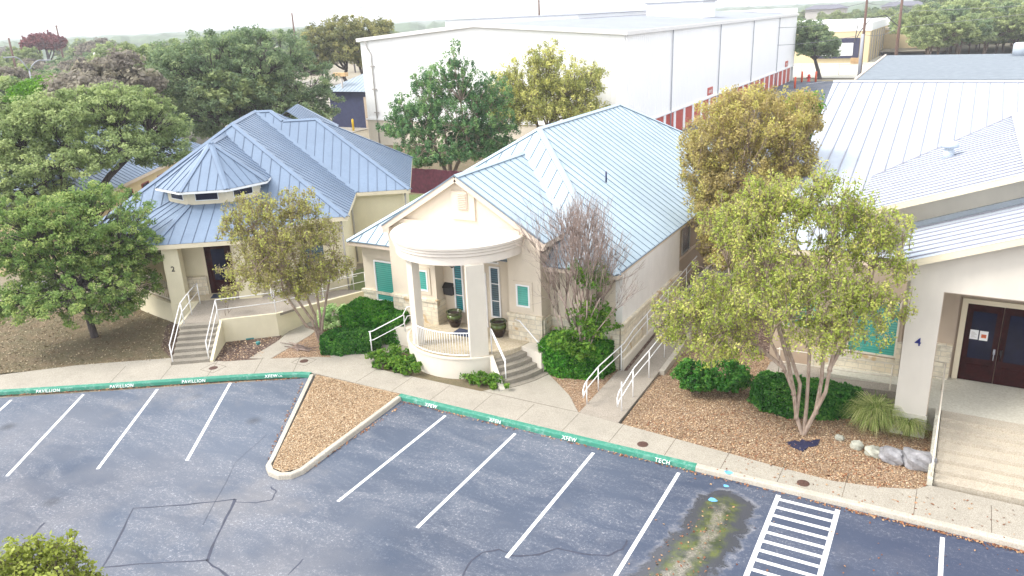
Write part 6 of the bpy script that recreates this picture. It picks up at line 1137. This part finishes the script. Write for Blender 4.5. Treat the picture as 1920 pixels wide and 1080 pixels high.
for px, py, s_, lb in ((1637, 805, 1.0, 'tall fountain grass clump beside the base of column 4'), (1700, 815, .7, 'smaller dry fountain grass clump right in front of column 4')):
    b = base_at(px, py); t = thing('fountain_grass', lb, 'ornamental grass', b); N = int(1100 * s_); a = RNG.uniform(0, 2 * PI, N); R_ = RNG.uniform(.25, 1.0, N) * s_; H_ = RNG.uniform(.5, 1.15, N) * s_; vs_, fs_ = [], []; mb = MB()
    for i in range(N):
        d = np.array([math.cos(a[i]), math.sin(a[i]), 0]); sd2 = np.array([-d[1], d[0], 0]) * .008; p0 = b + d * RNG.uniform(0, .15) * s_; p1 = p0 + d * R_[i] * .3 + [0, 0, H_[i] * .8]; p2 = p0 + d * R_[i] * .75 + [0, 0, H_[i] * .85]; p3 = p0 + d * R_[i] * 1.05 + [0, 0, H_[i] * .45]
        mb.add([p0 - sd2, p0 + sd2, p1 + sd2, p1 - sd2, p2 + sd2 * .7, p2 - sd2 * .7, p3], [[0, 1, 2, 3], [3, 2, 4, 5], [5, 4, 6]])
    o = mb.build('blades', 'grass_blade', t); at_ = o.data.attributes.new('rnd', 'FLOAT', 'FACE'); at_.data.foreach_set('value', np.repeat(RNG.uniform(0, 1, N), 3).astype(np.float32))
def boulder(px, py, sx, sy, sz, seed, m, label):
    p = base_at(px, py); rr = np.random.default_rng(seed); mb = MB(); n1, n2 = 14, 9; vs_ = []
    for i in range(n2):
        for k in range(n1):
            th = PI * (i + .5) / n2; ph = 2 * PI * k / n1; d = np.array([math.sin(th) * math.cos(ph), math.sin(th) * math.sin(ph), math.cos(th)])
            f = 1 + .14 * math.sin(3 * d[0] + seed) * math.cos(4 * d[1] + seed * 2) + .10 * math.sin(6 * d[2] + 5 * d[0] + seed) + rr.normal() * .035
            d = np.sign(d) * np.abs(d) ** .75; vs_.append((p[0] + d[0] * sx * f, p[1] + d[1] * sy * f, p[2] + sz * .65 + d[2] * sz * f))
    mb.add(vs_, [[i * n1 + k, (i + 1) * n1 + k, (i + 1) * n1 + (k + 1) % n1, i * n1 + (k + 1) % n1] for i in range(n2 - 1) for k in range(n1)] + [list(range(n1)), [(n2 - 1) * n1 + k for k in range(n1)][::-1]])
    tag(mb.build('boulder', m), label, 'boulder')
boulder(1720, 874, .44, .34, .28, 1, 'rock', 'largest grey boulder touching the wide steps'); boulder(1672, 864, .37, .30, .25, 5, 'rock', 'grey boulder second from the wide steps'); boulder(1638, 853, .26, .20, .15, 3, 'pale_rock', 'pale mossy boulder below the fountain grass')
boulder(1606, 840, .17, .15, .13, 8, 'pale_rock', 'small pale boulder left of the fountain grass'); boulder(1574, 824, .14, .11, .09, 11, 'pale_rock', 'smallest white boulder in the gravel bed')
pt = [at(x_, y_, .135)[:2] for x_, y_ in [(1474, 830), (1490, 826), (1499, 829), (1504, 824), (1512, 828), (1538, 824), (1533, 836), (1516, 838), (1505, 847), (1494, 842), (1484, 838)]]; mb = MB(); mb.prism([tuple(q) for q in pt], .125, .15); tag(mb.build('fabric_scrap', 'dark_tarp'), 'ragged dark blue fabric scrap on the gravel below the trunks', 'fabric scrap')
cb = thing('cable_tangle', 'tangled grey vine stems on the gravel by the rounded hedge', 'vine', base_at(563, 655)); mb = MB(); c = base_at(563, 655)
for k in range(9): mb.tube([c + np.array([RNG.normal() * .35, RNG.normal() * .2, RNG.uniform(.02, .12)]) for _ in range(6)], .012, 4)
mb.build('stems', 'twig_grey', cb)
mb = MB(); p = at(82, 535, .6); mb.prism([(p[0] - .9, p[1] - .8), (p[0] + .7, p[1] + .3), (p[0] + .4, p[1] + .8), (p[0] - 1.2, p[1] - .3)], -.05, .7); tag(mb.build('stone_block', 'rock'), 'grey stone block showing under the lawn oak crown', 'stone block')

# ------------------------------------------------------------------ litter and gravel stones
def near_line(a, b, n, s1, off=0):
    a, b = np.array(a, float), np.array(b, float); t = RNG.uniform(0, 1, n); d = (b - a) / np.linalg.norm(b - a); nn = np.array([d[1], -d[0]]); return a + t[:, None] * (b - a) + nn * (off + np.abs(RNG.normal(size=n)) * s1)[:, None]
gut = np.concatenate([near_line((-16.3, 19.76), (-2, 19.76), 420, .05, .03), near_line((-2, 19.76), (4, 19.76), 520, .06, .03), near_line((-30.5, 13.75), (-21.1, 19.66), 420, .05, .03), near_line((-20.7, 19.6), (-17.6, 14.7), 120, .05, .02) - [.05, 0], near_line((-16.3, 14.6), (-16.25, 19.7), 0 + 120, .06, .02) + [.12, 0]])
scatter('leaf_litter', 'dry orange leaves gathered along the kerbs', 'dry_litter', gut, .045, .012)
lot = np.c_[RNG.uniform(-6, 4, 260), RNG.uniform(12.5, 19.6, 260)]; scatter('leaf_litter', 'single dry leaves blown over the right bays', 'dry_litter', lot[:150], .045, .012)
scatter('leaf_litter', 'dry leaves on the silt patch', 'dry_litter', in_poly(pud, 110), .045, .012)
scatter('leaf_litter', 'fallen leaves over the gravel bed', 'dry_litter', in_poly(BED_R[:8], 2600), .042, .13)
scatter('gravel_stones', 'tan stones of the gravel bed', 'gravel_chip', in_poly(BED_R, 34000), .03, .125)
scatter('gravel_stones', 'tan stones of the kerbed island', 'gravel_chip', in_poly([(-20.4, 19.9), (-17.45, 14.95), (-17.1, 14.4), (-16.6, 14.35), (-16.35, 14.8), (-16.5, 19.9)], 14000), .03, .135)
scatter('leaf_litter', 'fallen leaves over the lawn', 'lawn_chip', in_poly([(-33.2, 14.1), (-27.1, 18.5), (-28.4, 21.0), (-33, 23.6), (-46, 14), (-44, 8)], 12000), .05, .135)
scatter('leaf_litter', 'pale chips in the dark mulch by the stairs', 'gravel_chip', in_poly([(-26.6, 19.0), (-24.8, 19.3), (-23.8, 20.3), (-25.2, 22.4), (-27, 21)], 420), .05, .14)
scatter('leaf_litter', 'sparse leaves on the right walk', 'dry_litter', np.c_[RNG.uniform(-5, 4, 160), RNG.uniform(19.9, 21.3, 160)], .045, .155)

# ------------------------------------------------------------------ far wood: a few trees built once, then copied
def proto_tree(name, label, cat, mat, bark, R_, H_, nc, per, size, group):
    b = np.array([0, 0, 0.]); bl = [(RNG.normal() * R_ * .45, RNG.normal() * R_ * .45, H_ * RNG.uniform(.42, .8), R_ * RNG.uniform(.45, .65), R_ * RNG.uniform(.45, .65), H_ * RNG.uniform(.16, .24)) for _ in range(7)]
    return tree(name, label, cat, b, [[b, b + [0, 0, H_ * .3]], [b, b + [.6, .2, H_ * .34]]], bl, mat, bark, nc, per, R_ * .11, size, r0=.22, k1=6, shell=.45, cvar=.7, twig=.03, group=group)
kinds = [('grey-green oak in the wood beyond the left roofs', 'dark_oak_leaf'), ('pale olive oak in the wood beyond the left roofs', 'pale_oak_leaf'), ('brownish bare-looking oak in the wood beyond the left roofs', 'grey_wood_leaf'), ('mid-green oak in the wood beyond the left roofs', 'hill_leaf')]
protos = [proto_tree('wood_oak', k[0], 'tree', k[1], 'bark_dark', 5.6, 10.5, 380, 55, .28, 'oaks of the far left wood, ' + ('grey-green', 'pale olive', 'brownish', 'mid-green')[i]) for i, k in enumerate(kinds)]
used = [False] * 4
spots = []
rr = np.random.default_rng(5)
for row, (D, step) in enumerate(((88, 7.0), (99, 7.2), (112, 7.6), (127, 8.5), (145, 9.5), (168, 11), (196, 12.5), (232, 14), (276, 17), (330, 20), (400, 25), (480, 31), (570, 38))):
    for px in np.arange(-60, 745, step * FOC / D / 1.0):
        px = px + rr.uniform(-.3, .3) * step * FOC / D; d = ray(px, 72); h = d[:2] / np.linalg.norm(d[:2]); q = h * D * rr.uniform(.95, 1.05)
        if (px > 500 and D < 170) or (0 < px < 215 and D < 105): continue
        spots.append((q[0], q[1], min(1.16, rr.uniform(.72, 1.08) + (0 if D < 200 else .06)), D))
for i, (X, Y, s_, D) in enumerate(spots):
    k = int(rr.choice([0, 0, 1, 2, 3, 3])); 
    if used[k]: link_tree(protos[k], (X, Y, 0), rr.uniform(0, 6.28), (s_, s_, s_ * rr.uniform(.92, 1.08)))
    else: used[k] = True; o = protos[k]; o.location = (X, Y, 0); o.scale = (s_,) * 3
print('left wood', len(spots))
# right hill
n = 46; gx = np.linspace(-70, 130, n); gy = np.linspace(212, 520, n); hz = lambda X, Y: 5.2 / (1 + math.exp(-(Y - 245) / 30)) * (1 / (1 + math.exp(-(X + 25) / 12)) * .55 + .45) - .12
mb = MB(); mb.add([(X, Y, hz(X, Y)) for Y in gy for X in gx], [[j * n + i, j * n + i + 1, (j + 1) * n + i + 1, (j + 1) * n + i] for j in range(n - 1) for i in range(n - 1)], True); struct('hill', mb, 'earth')
mb = MB(); mb.poly([(-4, 150, .2), (70, 150, .2), (90, 230, .9), (-6, 230, .9)]); struct('hill_foot', mb, 'earth')
hp = [proto_tree('hill_oak', 'spreading olive-green oak on the right hill', 'tree', 'hill_leaf', 'bark_brown', 5.8, 11.0, 420, 60, .26, 'olive oaks on the right hill'), proto_tree('hill_oak', 'deep green oak on the right hill', 'tree', 'dark_oak_leaf', 'bark_brown', 5.8, 11.5, 420, 60, .26, 'deep green oaks on the right hill')]
hu = [False, False]; hs_ = []
for px, D in ((1745, 176), (1800, 182), (1850, 190), (1905, 196), (1960, 190)): hs_.append((px, D, 1.0))
for px, D in ((1765, 196), (1822, 200), (1872, 204), (1925, 205), (1780, 210), (1840, 212)): hs_.append((px, D, .7))
for D, step in ((205, 34), (225, 40), (250, 44), (285, 40), (330, 36), (385, 36), (440, 34)):
    for px in np.arange(1500 if D > 240 else 1740, 2000, step): hs_.append((px + rr.uniform(-12, 12), D + rr.uniform(-8, 8), rr.uniform(.75, 1.05) if px > 1720 else rr.uniform(.5, .68)))
for px, D, s_ in hs_:
    d = ray(px, 60); h = d[:2] / np.linalg.norm(d[:2]); q = h * D; z_ = max(0, hz(q[0], q[1])) if D > 212 else .2; k = 0 if rr.random() < .66 else 1
    own = {1745: 'front hill oak just right of the dumpsters, leftmost of five', 1800: 'front hill oak second from the dumpsters', 1850: 'front hill oak third from the dumpsters, middle of five', 1905: 'front hill oak fourth from the dumpsters', 1960: 'front hill oak cut by the right edge of the photo'}.get(px) if D < 200 else None
    if hu[k]: link_tree(hp[k], (q[0], q[1], z_), rr.uniform(0, 6.28), s_, label=own)
    else: hu[k] = True; hp[k].location = (q[0], q[1], z_); hp[k].scale = (s_,) * 3
# oak by the hydrant
b = base_at(1535, 148, 0); xy = b[:2]; bl = px_blobs(xy, [(1520, 55, 28, 18, 0), (1535, 80, 38, 20, 0), (1515, 90, 26, 22, 0), (1550, 95, 22, 16, 0), (1500, 75, 14, 28, 0)])
tree('live_oak', 'single dark oak leaning by the red hydrant', 'tree', b, [trunk_px(xy, [(1537, 148), (1533, 130), (1528, 112)])], bl, 'dark_oak_leaf', 'bark_dark', 230, 80, .75, .26, r0=.34, k1=6, shell=.4, cvar=.65, twig=.03)
# distant tree line to the horizon (uncountable)
mb = MB(); na, nr_ = 150, 20
az0 = math.atan2(*(ray(-200, 60)[[1, 0]])); az1 = math.atan2(*(ray(2150, 20)[[1, 0]])); vs_ = []
for j in range(nr_):
    R_ = 560 * (1.17 ** j)
    for i in range(na):
        a = az0 + (az1 - az0) * i / (na - 1) + rr.uniform(-.002, .002); vs_.append((R_ * math.cos(a), R_ * math.sin(a), (rr.uniform(6.0, 11.4) if j else -1) - R_ * .0002))
mb.add(vs_, [[j * na + i, j * na + i + 1, (j + 1) * na + i + 1, (j + 1) * na + i] for j in range(nr_ - 1) for i in range(na - 1)])
plain('far_foliage', (.10, .14, .085), .9, .35, .05); o = mb.build('far_wood', 'far_foliage'); tag(o, 'distant wooded plain reaching the horizon', 'wood', kind='stuff')

# ------------------------------------------------------------------ the air between here and the horizon
mb = MB(); mb.box(-3600, 3000, -60, 5600, -3.0, 19.0); hz_ = mb.build('haze', 'white_paint'); hm = bpy.data.materials.new('haze_air'); hm.use_nodes = True; ht = hm.node_tree; ht.nodes.clear()
ho = ht.nodes.new('ShaderNodeOutputMaterial'); hv = ht.nodes.new('ShaderNodeVolumePrincipled'); hv.inputs['Color'].default_value = (.92, .95, 1, 1); hv.inputs['Density'].default_value = .00045; ht.links.new(hv.outputs[0], ho.inputs['Volume'])
hz_.data.materials.clear(); hz_.data.materials.append(hm); hz_['kind'] = 'stuff'
